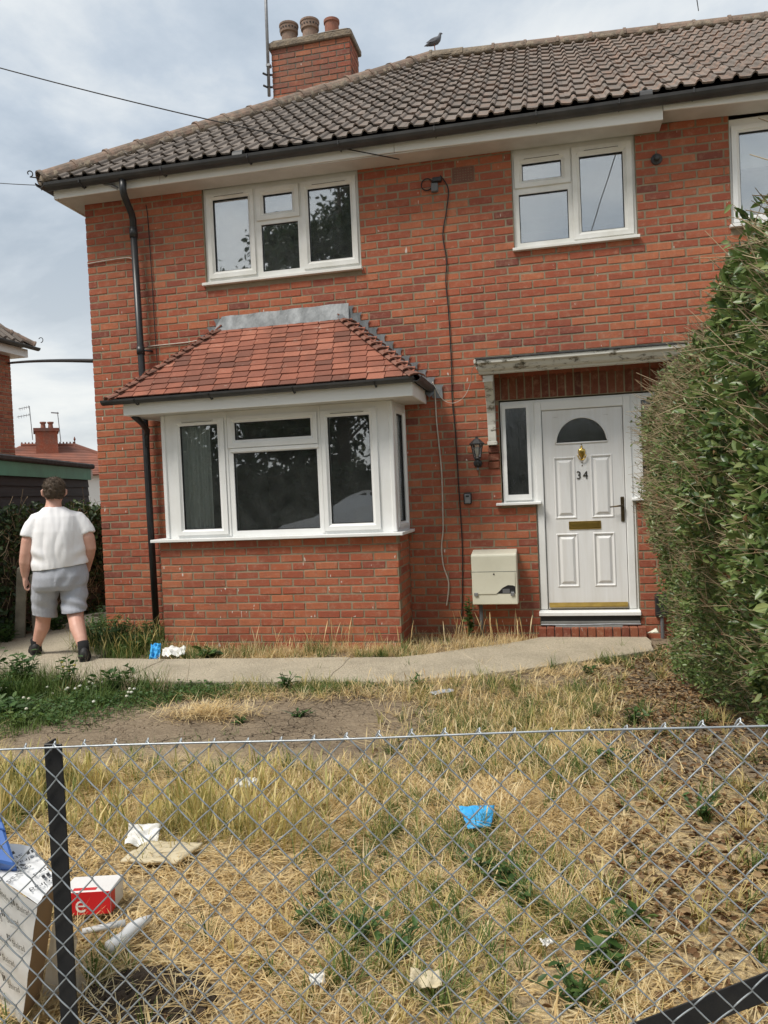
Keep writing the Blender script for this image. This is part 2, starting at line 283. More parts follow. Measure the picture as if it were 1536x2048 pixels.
# ------------------------------------------------------------------ builders
I4 = Matrix.Identity(4)
def link(name, me, m=None, parent=None, loc=None, rot=None, kind=None):
    o = bpy.data.objects.new(name, me); C.objects.link(o)
    if m and me and not me.materials: me.materials.append(MATS[m])
    if loc is not None: o.location = loc
    if rot is not None: o.rotation_euler = rot
    if parent is not None:
        o.parent = parent
        if parent.parent is None: o.matrix_parent_inverse = Matrix.Translation(-Vector(parent.location))
    if kind: o['kind'] = kind
    return o
def tag(o, label, cat, group=None):
    o['label'] = label; o['category'] = cat
    if group: o['group'] = group
    return o
def thing(name, label, cat, loc, group=None):
    o = bpy.data.objects.new(name, None); o.empty_display_size = .1; C.objects.link(o); o.location = loc
    return tag(o, label, cat, group)
class MB:
    def __init__(s): s.V = []; s.F = []; s.Rn = []; s.rn = 0.0
    def add(s, vs, fs):
        b = len(s.V); s.V += [tuple(v) for v in vs]; s.F += [tuple(i+b for i in q) for q in fs]; s.Rn += [s.rn]*len(vs); return s
    def box(s, x0, x1, y0, y1, z0, z1, M=None):
        vs = [Vector(v) for v in ((x0, y0, z0), (x1, y0, z0), (x1, y1, z0), (x0, y1, z0), (x0, y0, z1), (x1, y0, z1), (x1, y1, z1), (x0, y1, z1))]
        if M: vs = [M @ v for v in vs]
        return s.add(vs, [(0, 3, 2, 1), (4, 5, 6, 7), (0, 1, 5, 4), (1, 2, 6, 5), (2, 3, 7, 6), (3, 0, 4, 7)])
    def prism(s, poly, d0, d1, axis='y', M=None):
        n = len(poly)
        def P(a, b, d): return {'y': (a, d, b), 'x': (d, a, b), 'z': (a, b, d)}[axis]
        vs = [Vector(P(a, b, d0)) for a, b in poly]+[Vector(P(a, b, d1)) for a, b in poly]
        if M: vs = [M @ v for v in vs]
        return s.add(vs, [tuple(range(n))[::-1], tuple(range(n, 2*n))]+[(i, (i+1) % n, n+(i+1) % n, n+i) for i in range(n)])
    def loft(s, rings, caps=True):
        n = len(rings[0]); vs = [v for q in rings for v in q]; fs = []
        for k in range(len(rings)-1):
            for i in range(n): fs.append((k*n+i, k*n+(i+1) % n, (k+1)*n+(i+1) % n, (k+1)*n+i))
        if caps: fs += [tuple(range(n))[::-1], tuple(range((len(rings)-1)*n, len(rings)*n))]
        return s.add(vs, fs)
    def tube(s, pts, rad, n=8, ref=None, caps=True):
        pts = [Vector(p) for p in pts]; rings = []; x = None
        for i, p in enumerate(pts):
            d = (pts[min(i+1, len(pts)-1)]-pts[max(i-1, 0)]).normalized()
            if ref or x is None:
                a = Vector(ref) if ref else (Vector((0, 0, 1)) if abs(d.z) < .9 else Vector((1, 0, 0)))
                x = a.cross(d).normalized()
            else: x = (x-d*x.dot(d)).normalized()
            y = d.cross(x).normalized()
            rr = rad[i] if isinstance(rad, (list, tuple)) else rad
            ra, rb = rr if isinstance(rr, tuple) else (rr, rr)
            rings.append([p+x*ra*math.cos(2*math.pi*k/n)+y*rb*math.sin(2*math.pi*k/n) for k in range(n)])
        return s.loft(rings, caps)
    def lathe(s, prof, n=16, at=(0, 0, 0), M=None, caps=True):
        at = Vector(at); rings = []
        for rr, z in prof:
            q = [Vector((rr*math.cos(2*math.pi*k/n), rr*math.sin(2*math.pi*k/n), z)) for k in range(n)]
            rings.append([(M @ v if M else v)+at for v in q])
        return s.loft(rings, caps)
    def mesh(s, name, m=None, smooth=False, bevel=0, seg=1, recalc=False):
        me = bpy.data.meshes.new(name); me.from_pydata(s.V, [], s.F)
        if any(s.Rn):
            a = me.attributes.new('rnd', 'FLOAT', 'POINT'); a.data.foreach_set('value', np.array(s.Rn, dtype=np.float32))
        if bevel or recalc:
            bm = bmesh.new(); bm.from_mesh(me)
            if recalc: bmesh.ops.recalc_face_normals(bm, faces=bm.faces)
            if bevel: bmesh.ops.bevel(bm, geom=[e for e in bm.edges if e.is_manifold and e.calc_face_angle(0) > .5], offset=bevel, segments=seg, affect='EDGES', profile=.5)
            bm.to_mesh(me); bm.free()
        if m: me.materials.append(MATS[m])
        if smooth: me.polygons.foreach_set('use_smooth', [True]*len(me.polygons))
        me.update(); return me
    def build(s, name, m, parent=None, smooth=False, bevel=0, seg=1, kind=None, recalc=False, loc=None, rot=None):
        return link(name, s.mesh(name, m, smooth, bevel, seg, recalc), None, parent, loc, rot, kind)
def npmesh(name, V, Fq, m, rnd=None, parent=None, kind=None, smooth=False):
    """V (n,3) array, Fq (k,3 or 4) int array"""
    me = bpy.data.meshes.new(name); k = Fq.shape[1]
    me.vertices.add(len(V)); me.vertices.foreach_set('co', V.astype(np.float32).ravel())
    me.loops.add(Fq.size); me.loops.foreach_set('vertex_index', Fq.astype(np.int32).ravel())
    me.polygons.add(len(Fq)); me.polygons.foreach_set('loop_start', np.arange(0, Fq.size, k, dtype=np.int32))
    me.polygons.foreach_set('loop_total', np.full(len(Fq), k, dtype=np.int32))
    if smooth: me.polygons.foreach_set('use_smooth', np.ones(len(Fq), dtype=bool))
    me.update(calc_edges=True)
    if rnd is not None:
        a = me.attributes.new('rnd', 'FLOAT', 'POINT'); a.data.foreach_set('value', rnd.astype(np.float32))
    me.materials.append(MATS[m])
    return link(name, me, None, parent, kind=kind)
def sm(o): o.data.polygons.foreach_set('use_smooth', [True]*len(o.data.polygons)); return o
def cells(rects, holes):
    x0, x1, z0, z1 = rects
    xs = sorted({x0, x1, *[min(max(h[i], x0), x1) for h in holes for i in (0, 1)]}); zs = sorted({z0, z1, *[min(max(h[i], z0), z1) for h in holes for i in (2, 3)]})
    out = []
    for a, b in zip(xs, xs[1:]):
        for c, d in zip(zs, zs[1:]):
            mx_, mz_ = (a+b)/2, (c+d)/2
            if not any(h[0] < mx_ < h[1] and h[2] < mz_ < h[3] for h in holes): out.append((a, b, c, d))
    return out

# ------------------------------------------------------------------ ground, path
def axis(lo, hi, step, far):
    a = list(np.arange(lo, hi+1e-6, step)); k = step; v = hi
    right = []
    while v < far: k *= 1.45; v += k; right.append(v)
    k = step; v = lo; left = []
    while v > -far: k *= 1.45; v -= k; left.append(v)
    return np.array(left[::-1]+a+right)
gx, gy = axis(-4, 8, .07, 400), axis(-8, 3, .07, 400)
X, Y = np.meshgrid(gx, gy)
def gnoise(x, y): return .010*np.sin(x*3.1+1.3*np.sin(y*2.3))*np.cos(y*2.7+x*.8)+.006*np.sin(x*9.7+y*4.1)*np.sin(y*8.3-x*3.3)
def gz(x, y):
    m = np.clip((x+4)/1, 0, 1)*np.clip((8-x)/1, 0, 1)*np.clip((y+5.95)/.2, 0, 1)*np.clip((1.5-y)/1, 0, 1)
    heap = .06*np.exp(-(((x-3.52)/.17)**2+((y+5.40)/.13)**2))
    return m*gnoise(x, y)*1.2 + heap - .012
Z = gz(X, Y)
V = np.stack([X.ravel(), Y.ravel(), Z.ravel()], 1); ny, nx = X.shape
idx = np.arange(nx*ny).reshape(ny, nx)
Fq = np.stack([idx[:-1, :-1].ravel(), idx[:-1, 1:].ravel(), idx[1:, 1:].ravel(), idx[1:, :-1].ravel()], 1)
ground = npmesh('ground', V, Fq, 'soil', kind='structure', smooth=True)
PF = [(-1.05, -1.75), (-.4, -1.98), (.3, -2.0), (1.31, -1.95), (2.41, -1.87), (3.56, -1.79), (4.0, -1.63), (4.47, -1.39), (5.5, -.68)]   # front edge of the path
PB = [(-.85, 3.0), (-.8, .2), (-.25, .1), (.05, -.75), (.55, -1.12), (1.3, -1.14), (2.4, -1.06), (3.4, -.99), (3.85, -.78), (4.25, -.5), (4.55, -.2), (5.5, -.2)]
base = MB()
slabs = [
 [(-1.05, -1.75), (-.4, -1.98), (.3, -2.0), (1.31, -1.95), (1.3, -1.14), (.55, -1.12), (.05, -.75), (-.2, -.2), (-1.05, -.3)],
 [(-1.05, -.285), (-.2, -.185), (-.12, 3.5), (-1.0, 3.5)],
 [(1.325, -1.948), (2.41, -1.87), (3.0, -1.83), (2.98, -1.022), (2.4, -1.06), (1.315, -1.138)],
 [(3.015, -1.829), (3.56, -1.79), (4.0, -1.63), (4.24, -1.515), (3.87, -.77), (3.4, -.99), (2.995, -1.02)],
 [(4.255, -1.508), (4.47, -1.39), (5.5, -.68), (5.52, -.3), (5.5, -.135), (4.55, -.135), (4.25, -.5), (3.885, -.762)]]
pmb = MB(); pmb.prism([(-1.03, -1.72), (.3, -1.97), (3.5, -1.76), (4.4, -1.38), (5.46, -.68), (5.46, -.16), (4.58, -.16), (3.4, -1.02), (.6, -1.15), (-.2, 3.4), (-.97, 3.4)], -.06, .025, 'z')
path = pmb.build('path', 'path', kind='structure')
for sl in slabs:
    # resample outline with a ragged edge
    pts = []
    for i in range(len(sl)):
        a, b = Vector(sl[i]), Vector(sl[(i+1) % len(sl)]); n = max(1, int((b-a).length/.12))
        for k in range(n):
            q = a.lerp(b, k/n); j = .012 if k else .004; pts.append((q.x+rng.uniform(-j, j), q.y+rng.uniform(-j, j)))
    mb = MB(); mb.prism(pts, -.05, .03+rng.uniform(-.003, .003), 'z'); mb.build('slab', 'path', path, bevel=.006)
mb = MB(); mb.box(-60, 60, -8.6, -5.99, -.05, .004); mb.build('pavement', 'pavement', kind='structure')
mb = MB(); mb.box(-60, 60, -8.72, -8.6, -.1, .012); mb.build('kerb', 'pavement', kind='structure')
mb = MB(); mb.box(-60, 60, -14.5, -8.72, -.1, -.002); mb.build('road', 'asphalt', kind='structure')

# ------------------------------------------------------------------ house
house = thing('brick_house', 'red brick house with brown tiled hipped roof and white windows', 'house', (3.0, 3.0, 0))
H0 = .038   # first bed joint
def brick_geo(Ln, H=.0625, seed=0, dep=.05):
    q = random.Random(seed); c = lambda: q.uniform(.0015, .007); h = Ln/2-.0012; k = H/2; j = lambda: q.uniform(-.0022, .0022)
    fr = []
    for sx_, sz_ in ((-1, -1), (1, -1), (1, 1), (-1, 1)):
        a, b = c(), c()
        p1 = (sx_*(h-a), sz_*k); p2 = (sx_*h, sz_*(k-b))
        fr += [p2, p1] if sx_*sz_ > 0 else [p1, p2]
    # order loop: start (-,-)
    loop = [(x+j(), z+j()) for x, z in fr]
    ctr = lambda p, s: (p[0]*(1-s/h), p[1]*(1-s/k))
    front = [(*ctr(p, .0035), ) for p in loop]
    vs = [(x, j()*.5, z) for x, z in front]+[(x, .004, z) for x, z in loop]+[(x, dep, z) for x, z in loop]
    fs = [tuple(range(8))]
    for i in range(8):
        n_ = (i+1) % 8
        fs += [(i, 8+i, 8+n_, n_), (8+i, 16+i, 16+n_, 8+n_)]
    return vs, fs
# loop order check: build polygon ccw seen from -y
def fix_loop(vs):
    ang = [math.atan2(vs[i][2], vs[i][0]*.3) for i in range(8)]
    o_ = sorted(range(8), key=lambda i: ang[i]); return [vs[i+8*k] for k in range(3) for i in o_]
BRK = {}
def brick_mesh(Ln, var, m='brick'):
    key = (round(Ln, 3), var, m)
    if key not in BRK:
        vs, fs = brick_geo(Ln, seed=hash(key[:2]) & 0xffff); mb = MB(); mb.add(fix_loop(vs), fs); BRK[key] = mb.mesh('brick', m, recalc=False)
    return BRK[key]
BV = {}
def brick_raw(Ln, var):
    k = (round(Ln, 3), var)
    if k not in BV: vs, fs = brick_geo(Ln, seed=var*31+int(Ln*1000)); BV[k] = (fix_loop(vs), fs)
    return BV[k]
def course_bricks(x0, x1, k, blocked, phase=0):
    """bricks (x centre, length) of course k between x0 and x1 minus blocked spans, stretcher bond"""
    out = []; x = x0 - (0 if (k+phase) % 2 == 0 else .1125)
    while x < x1:
        a, b = max(x, x0), min(x+.2145, x1); x += .225
        if b-a < .02: continue
        segs = [(a, b)]
        for p_, q_ in blocked:
            ns = []
            for s0, s1 in segs:
                if q_ <= s0 or p_ >= s1: ns.append((s0, s1))
                else:
                    if p_-s0 > .025: ns.append((s0, p_))
                    if s1-q_ > .025: ns.append((q_, s1))
            segs = ns
        out += [((s0+s1)/2, s1-s0) for s0, s1 in segs]
    return out
def lay(bricks, M, parent, n_ind, keyf, m='brick', ind_filter=None):
    """bricks: list of (x,z,L) in wall-local coords (front at y=0), M places the wall"""
    W = [(M @ Vector((x, 0, z)), x, z, l) for x, z, l in bricks]
    W.sort(key=lambda t: keyf(t[0]))
    ind, rest = [], []
    for t in W: (ind if len(ind) < n_ind and (ind_filter is None or ind_filter(t[0])) else rest).append(t)
    rz = M.to_euler().z
    for wpos, x, z, l in ind:
        full = .2145 if l > .16 else .102
        o = link('brick', brick_mesh(full, rng.randrange(7), m), None, parent, M @ Vector((x, rng.uniform(-.0015, .0025), z+rng.uniform(-.0015, .0015))), (rng.uniform(-.008, .008), rng.uniform(-.006, .006), rz+rng.uniform(-.005, .005)))
        o.scale = (l/full, 1, 1)
    if rest:
        mb = MB()
        for wpos, x, z, l in rest:
            vs, fs = brick_raw(l if abs(l-.2145) > .002 else .2145, rng.randrange(7)); mb.rn = rng.uniform(.001, .999)
            T = M @ Matrix.Translation((x, rng.uniform(-.0015, .0025), z+rng.uniform(-.0015, .0015))) @ Matrix.Rotation(rng.uniform(-.006, .006), 4, 'Y')
            mb.add([T @ Vector(v) for v in vs], fs)
        mb.build('brickwork', m, parent, kind='stuff')
camd = lambda p: (p-CAM).length
XR = 9.2
openings = [(1.02, 3.33, -.1, 2.62), (1.342, 2.978, 3.62, 4.70), (4.456, 5.553, 3.625, 4.70), (6.345, 7.44, 3.62, 4.70),
            (4.25, 5.78, 1.262, 2.245), (4.566, 5.462, -.1, 1.30)]
soldier = (4.20, 5.83, 2.245, 2.47)
ventholes = [(3.9, 4.105, H0+58*.075+.003-.15+.0, H0+58*.075+.003)]
mb = MB()
for a, b, c, d in cells((-.0, XR, -.1, 4.62), openings): mb.box(a+(.006 if a == 0 else 0), b, .0042, .22, c, d)
front_wall = mb.build('front_wall', 'mortar', house)
bl = []
for k in range(-1, 61):
    zc = H0+k*.075+.0375
    blk = [(h[0]-.004, h[1]+.004) for h in openings if h[2]-.02 < zc < h[3]+.01]
    if soldier[2]-.02 < zc < soldier[3]: blk.append((soldier[0], soldier[1]))
    if k in (57, 58): blk.append((3.893, 4.112))
    if k == 0: blk.append((3.60, 3.82))
    bl += [(x, zc, l) for x, l in course_bricks(0, XR, k, blk)]
lay(bl, I4, front_wall, 300, camd, ind_filter=lambda p: p.x < 5.75 and not (1.0 < p.x < 3.4 and p.z < 2.6) and not (p.z > 2.55 and p.x > 5.3 and p.z < 3.2))
mb = MB()                                             # soldier course over the door
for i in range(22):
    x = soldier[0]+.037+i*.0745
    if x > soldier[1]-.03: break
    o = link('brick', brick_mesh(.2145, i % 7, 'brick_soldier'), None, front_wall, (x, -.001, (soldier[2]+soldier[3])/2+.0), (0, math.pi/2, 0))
def airbrick(x0, x1, z0, z1):
    ab = MB(); hs = []
    nxh, nzh = max(6, int((x1-x0)/.026)), max(3, int((z1-z0)/.024))
    for i in range(nxh):
        for j in range(nzh):
            cx = x0+.014+(x1-x0-.028)*(i+.5)/nxh; cz = z0+.012+(z1-z0-.024)*(j+.5)/nzh
            hs.append((cx-.0075, cx+.0075, cz-.0042, cz+.0042))
    for a, b, c, d in cells((x0, x1, z0, z1), hs): ab.box(a, b, -.001, .02, c, d)
    v = ab.build('air_brick', 'terracotta_dark', front_wall)
    bk = MB(); bk.box(x0, x1, .012, .0135, z0, z1); bk.build('dark_void', 'seal', front_wall)
airbrick(3.9, 4.106, 4.318+.003, 4.46+.003); airbrick(3.605, 3.815, .041, .108)
# left side wall
mb = MB(); mb.box(.0042, .22, .0225, 7.2, -.1, 4.61); side_wall = mb.build('side_wall', 'mortar', house)
Ms = Matrix.Rotation(-math.pi/2, 4, 'Z')                # faces -x ; local x runs to -y
bl = []
for k in range(-1, 60):
    bl += [(-(x), H0+k*.075+.0375, l) for x, l in course_bricks(.056, 7.0, k, [])]
lay(bl, Ms, side_wall, 0, camd)
mb = MB(); mb.box(.22, XR, 6.9, 7.1, 0, 4.6); mb.build('rear_wall', 'mortar', house)
mb = MB(); mb.box(XR-.2, XR, .22, 6.9, 0, 4.6); mb.build('party_wall', 'mortar', house)
# dark rooms behind the windows
def room(x0, x1, y0, y1, z0, z1, m='interior'):
    q = MB(); t = .02
    q.box(x0, x1, y1, y1+t, z0, z1); q.box(x0-t, x0, y0, y1, z0, z1); q.box(x1, x1+t, y0, y1, z0, z1); q.box(x0, x1, y0, y1, z0-t, z0); q.box(x0, x1, y0, y1, z1, z1+t)
    q.build('interior', m, house)
room(.3, 4.1, .225, 4.2, .25, 2.5); room(.3, 3.6, .225, 3.6, 2.75, 4.60); room(3.8, 5.9, .225, 2.6, 2.75, 4.60); room(6.0, 8.8, .225, 3.2, 2.75, 4.60); room(4.2, 6.2, .225, 5, .15, 2.45, 'dark_interior')

# windows
def window(parent_name, X0, X1, Z0, Z1, y, panes, sashes, glass, sill=None, vents=(), fm='upvc', depth=.07, M=None, parent=None):
    wpart = MB()
    for a, b, c, d in cells((X0, X1, Z0, Z1), [p_ for p_ in panes]): wpart.box(a, b, y, y+depth, c, d, M)
    wn = wpart.build(parent_name, fm, parent or house)
    for (p_, s_) in zip(panes, sashes):
        if s_:
            q = MB(); a, b, c, d = s_; pa, pb, pc, pd = p_; t = .017
            ring = [[(a, c), (b, c), (b, d), (a, d)], [(a, c), (b, c), (b, d), (a, d)], None, None]
            ox, ix = [(a, c), (b, c), (b, d), (a, d)], [(pa, pc), (pb, pc), (pb, pd), (pa, pd)]
            mid = [(o_[0]+(i_[0]-o_[0])*.62, o_[1]+(i_[1]-o_[1])*.62) for o_, i_ in zip(ox, ix)]
            R_ = [[Vector((x, y-.0005, z)) for x, z in ox], [Vector((x, y-t+.004, z)) for x, z in ox], [Vector((x*.98+mx_[0]*.02, y-t, z*.98+mx_[1]*.02)) for (x, z), mx_ in zip(ox, mid)], [Vector((x, y-t, z)) for x, z in mid], [Vector((x, y+.006, z)) for x, z in ix], [Vector((x, y+.03, z)) for x, z in ix]]
            if M: R_ = [[M @ v for v in g] for g in R_]
            q.loft(R_, False); q.build('sash', fm, wn, recalc=True)
        a, b, c, d = p_
        g = MB(); e_ = .007
        for aa, bb, cc, dd in ((a, a+e_, c, d), (b-e_, b, c, d), (a+e_, b-e_, c, c+e_), (a+e_, b-e_, d-e_, d)): g.box(aa, bb, y+.012, y+.024, cc, dd, M)
        g.build('seal', 'seal', wn)
        g = MB(); g.box(a, b, y+.0245, y+.0285, c, d, M); g.build('pane', glass, wn)
    for a, b, z in vents:
        v = MB(); v.box(a, b, y-.026, y-.0172, z-.009, z+.009, M); v.build('trickle_vent', 'upvc_old', wn, bevel=.003)
        v = MB(); v.box(a+.01, b-.01, y-.0275, y-.026, z-.008, z-.004, M); v.build('vent_slot', 'seal', wn)
    if sill:
        a, b, z0, z1, yo = sill
        v = MB(); v.prism([(yo, z0), (yo, z1-.008), (y, z1), (y, z0)], a, b, 'x', M); v.build('sill', fm, wn, bevel=.003)
    return wn
W1 = [(1.441, 1.826, 3.753, 4.476), (1.987, 2.294, 4.278, 4.460), (1.954, 2.342, 3.701, 4.168), (2.455, 2.889, 3.748, 4.459)]
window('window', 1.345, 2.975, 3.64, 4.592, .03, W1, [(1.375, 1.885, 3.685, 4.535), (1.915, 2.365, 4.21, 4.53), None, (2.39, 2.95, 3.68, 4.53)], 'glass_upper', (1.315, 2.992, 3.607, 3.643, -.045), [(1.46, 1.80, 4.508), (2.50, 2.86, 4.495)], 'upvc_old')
W2 = [(4.549, 4.905, 4.270, 4.425), (4.511, 4.956, 3.70, 4.149), (5.067, 5.449, 3.740, 4.425)]
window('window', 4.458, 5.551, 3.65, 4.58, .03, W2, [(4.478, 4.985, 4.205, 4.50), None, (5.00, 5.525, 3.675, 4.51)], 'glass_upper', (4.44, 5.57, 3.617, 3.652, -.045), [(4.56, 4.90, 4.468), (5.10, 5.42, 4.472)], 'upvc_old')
W3 = [(6.43, 6.80, 3.725, 4.45), (6.93, 7.36, 3.725, 4.45)]
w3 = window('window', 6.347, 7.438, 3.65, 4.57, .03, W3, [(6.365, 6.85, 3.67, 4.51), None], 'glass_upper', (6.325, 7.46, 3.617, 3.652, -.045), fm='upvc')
mb = MB(); mb.box(6.38, 7.4, .16, .165, 4.18, 4.5); mb.build('roller_blind', 'render_white', house)

# ---- bay: brick base, sill, window, fascia, tiled roof
BX0, BX1, BY = .968, 3.335, -.53
mb = MB(); mb.box(BX0+.0042, BX1-.0042, BY+.0042, BY+.11, -.1, 1.035); mb.box(BX0+.0042, BX0+.11, BY+.11, .0064, -.1, 1.035); mb.box(BX1-.11, BX1-.0042, BY+.11, .0064, -.1, 1.035)
bay_wall = mb.build('bay_wall', 'mortar', house)
bl = []; zt = 1.035
for k in range(-1, 14):
    zc = zt-.0375-(13-k)*.075+.0
    bl += [(x, zc, l) for x, l in course_bricks(BX0, BX1, k, [(1.78, 1.995)] if k == -99 else [])]
lay(bl, Matrix.Translation((0, BY, 0)), bay_wall, 400, camd)
Mr = Matrix.Translation((BX1, 0, 0)) @ Matrix.Rotation(math.pi/2, 4, 'Z')     # faces +x ; local x = world y
bl = []
for k in range(-1, 14):
    zc = zt-.0375-(13-k)*.075
    for a, b in (((-.53+.11, -.31+.11), (-.195, -.004)) if k % 2 else ((-.525, -.31), (-.30, -.085), (-.075, -.004))): bl.append(((a+b)/2, zc, b-a))
lay(bl, Mr, bay_wall, 60, camd)
Ml = Matrix.Translation((BX0, 0, 0)) @ Matrix.Rotation(-math.pi/2, 4, 'Z')
lay([(-x, z, l) for x, z, l in bl], Ml, bay_wall, 0, camd)
BZ0, BZ1 = 1.066, 2.262
P_ = [(1.224, 1.613, 1.150, 2.150), (1.789, 2.547, 1.985, 2.150), (1.765, 2.597, 1.122, 1.862), (2.710, 3.108, 1.158, 2.145)]
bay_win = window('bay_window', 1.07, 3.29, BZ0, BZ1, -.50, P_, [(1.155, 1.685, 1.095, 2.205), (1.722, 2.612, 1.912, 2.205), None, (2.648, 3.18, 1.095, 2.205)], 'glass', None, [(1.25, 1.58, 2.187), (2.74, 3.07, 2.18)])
mb = MB(); mb.box(1.74, 2.62, -.512, -.5005, 1.87, 1.905); mb.build('transom', 'upvc', bay_win, bevel=.003)
mb = MB(); mb.box(1.692, 1.715, -.508, -.5005, BZ0+.01, BZ1-.01); mb.build('mullion', 'upvc', bay_win, bevel=.003)
mb = MB(); mb.box(2.62, 2.644, -.508, -.5005, BZ0+.01, BZ1-.01); mb.build('mullion', 'upvc', bay_win, bevel=.003)
def corner_post(x0, x1):
    q = MB(); q.box(x0, x1, -.515, -.425, BZ0, BZ1); q.build('corner_post', 'upvc', bay_win, bevel=.006)
corner_post(3.2905, 3.33); corner_post(1.03, 1.0695)
# side lights of the bay
d_ = Vector((.035, .43, 0)).normalized(); Mret = Matrix.Translation((3.315, -.425, 0)) @ Matrix(((d_.x, -d_.y, 0, 0), (d_.y, d_.x, 0, 0), (0, 0, 1, 0), (0, 0, 0, 1)))
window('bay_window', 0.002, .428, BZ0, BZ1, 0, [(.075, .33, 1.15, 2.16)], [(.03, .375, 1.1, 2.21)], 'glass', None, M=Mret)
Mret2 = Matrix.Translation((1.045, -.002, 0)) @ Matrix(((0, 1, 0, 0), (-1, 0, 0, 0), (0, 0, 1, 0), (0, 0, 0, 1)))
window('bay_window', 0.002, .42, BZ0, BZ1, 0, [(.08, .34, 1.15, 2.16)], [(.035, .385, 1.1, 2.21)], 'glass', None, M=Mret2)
mb = MB(); mb.prism([(.905, -.60), (3.395, -.60), (3.40, -.004), (3.30, -.004), (3.30, -.50), (1.06, -.50), (1.06, -.004), (.905, -.004)], 1.037, 1.0655, 'z'); mb.build('bay_sill', 'upvc', house, bevel=.004, seg=2)
# curtain inside
def curtain(x0, x1, y, z0, z1):
    n = 40; q = MB(); fr = []; bk = []
    for i in range(n+1):
        x = x0+(x1-x0)*i/n; yy = y+.022*math.sin(i*1.1)+.01*math.sin(i*2.3); fr.append((x, yy)); bk.append((x, yy+.004))
    for (a, b), (c, d) in zip(zip(fr, fr[1:]), zip(bk, bk[1:])):
        q.add([(a[0], a[1], z0), (b[0], b[1], z0), (b[0], b[1], z1), (a[0], a[1], z1)], [(0, 1, 2, 3)])
    q.build('curtain', 'curtain', house)
curtain(1.13, 1.50, -.415, 1.08, 2.24)
# soffit + fascia of the bay
mb = MB(); mb.box(.80, 3.55, -.735, -.006, 2.264, 2.28); mb.build('bay_soffit', 'soffit', house)
fx = MB(); fx.box(.785, 3.562, -.755, -.7355, 2.258, 2.385); fx.build('bay_fascia', 'fascia', house, bevel=.002)
fx = MB(); fx.box(3.5505, 3.5665, -.7352, -.012, 2.26, 2.385); fx.build('bay_fascia', 'fascia', house, bevel=.002)
fx = MB(); fx.box(.783, .7995, -.7352, -.012, 2.26, 2.385); fx.build('bay_fascia', 'fascia', house, bevel=.002)
def gutter(pts, rad, name, parent, m='gutter_black', up=Vector((0, 0, 1))):
    """half-round trough swept along pts"""
    pts = [Vector(p) for p in pts]; q = MB(); outer = []; n = 8; rings = []
    for i, p in enumerate(pts):
        d = (pts[min(i+1, len(pts)-1)]-pts[max(i-1, 0)]).normalized(); sd_ = d.cross(up).normalized()
        a = [p+sd_*rad*math.cos(math.pi*k/n)-up*rad*math.sin(math.pi*k/n) for k in range(n+1)]
        b = [p+sd_*(rad-.004)*math.cos(math.pi*k/n)-up*(rad-.004)*math.sin(math.pi*k/n) for k in range(n, -1, -1)]
        rings.append(a+b)
    q.loft(rings); return q.build(name, m, parent, recalc=True)
gutter([(.60, -.80, 2.405), (3.0, -.80, 2.41), (3.60, -.80, 2.415)], .046, 'bay_gutter', house)
gutter([(3.615, -.84, 2.415), (3.615, -.4, 2.415), (3.615, -.02, 2.415)], .046, 'bay_gutter', house)
for x in (.95, 1.7, 2.5, 3.25):
    q = MB(); q.tube([(x, -.738, 2.365), (x, -.78, 2.352), (x, -.83, 2.372), (x, -.848, 2.40)], .008, 6); q.build('gutter_bracket', 'black_plastic', house)
# roof of the bay
EY, EZ, TZ = -.80, 2.415, 3.155
XL0, XL1, XR0, XR1 = .655, 1.455, 3.615, 2.775
sl_len = math.hypot(EY, TZ-EZ); ang = math.atan2(TZ-EZ, -EY)
mb = MB(); ov = .012
mb.add([(XL0+.02, EY+.02, EZ-.012), (XR0-.02, EY+.02, EZ-.012), (XR1, -.004, TZ-.02), (XL1, -.004, TZ-.02), (XL0+.02, -.004, EZ-.012), (XR0-.02, -.004, EZ-.012)], [(0, 1, 2, 3), (0, 3, 4), (1, 5, 2), (4, 5, 1, 0), (3, 2, 5, 4)])
bay_roof = mb.build('bay_roof', 'felt', house)
tm = {}
def plain_tile(wd, var):
    key = (wd, var)
    if key not in tm:
        q = MB(); j = random.Random(var); t = .012; l = .155
        q.box(-wd/2+j.uniform(0, .002), wd/2-j.uniform(0, .002), j.uniform(-.002, .002), l, 0, t)
        tm[key] = q.mesh('roof_tile', 'terracotta', bevel=.0018)
    return tm[key]
ROWS = 12; g_ = sl_len/ROWS
for i in range(ROWS):
    tt = i/ROWS; tt2 = (i+1)/ROWS
    xl, xr = XL0+(XL1-XL0)*(tt+.35/ROWS), XR0+(XR1-XR0)*(tt+.35/ROWS)
    x = xl - (.0 if i % 2 else .08); wd = .158
    while x < xr:
        a, b = max(x, xl), min(x+wd, xr); x += wd+.003
        if b-a < .03: continue
        yy = EY+(0-EY)*tt; zc = EZ+(TZ-EZ)*tt
        if i == ROWS-1 and rng.random() < .1: continue
        dr = rng.uniform(-.006, .005) + (-.022 if rng.random() < .09 else 0)
        nrm = Vector((0, -math.sin(ang), math.cos(ang))); lift = .010
        o = link('roof_tile', plain_tile(wd, rng.randrange(5)), None, bay_roof, Vector(((a+b)/2, yy+dr*math.cos(ang), zc+dr*math.sin(ang)))+nrm*lift, (ang-.12+rng.uniform(-.012, .035), rng.uniform(-.02, .02), rng.uniform(-.018, .018)))
        o.scale = ((b-a)/wd, 1, 1)
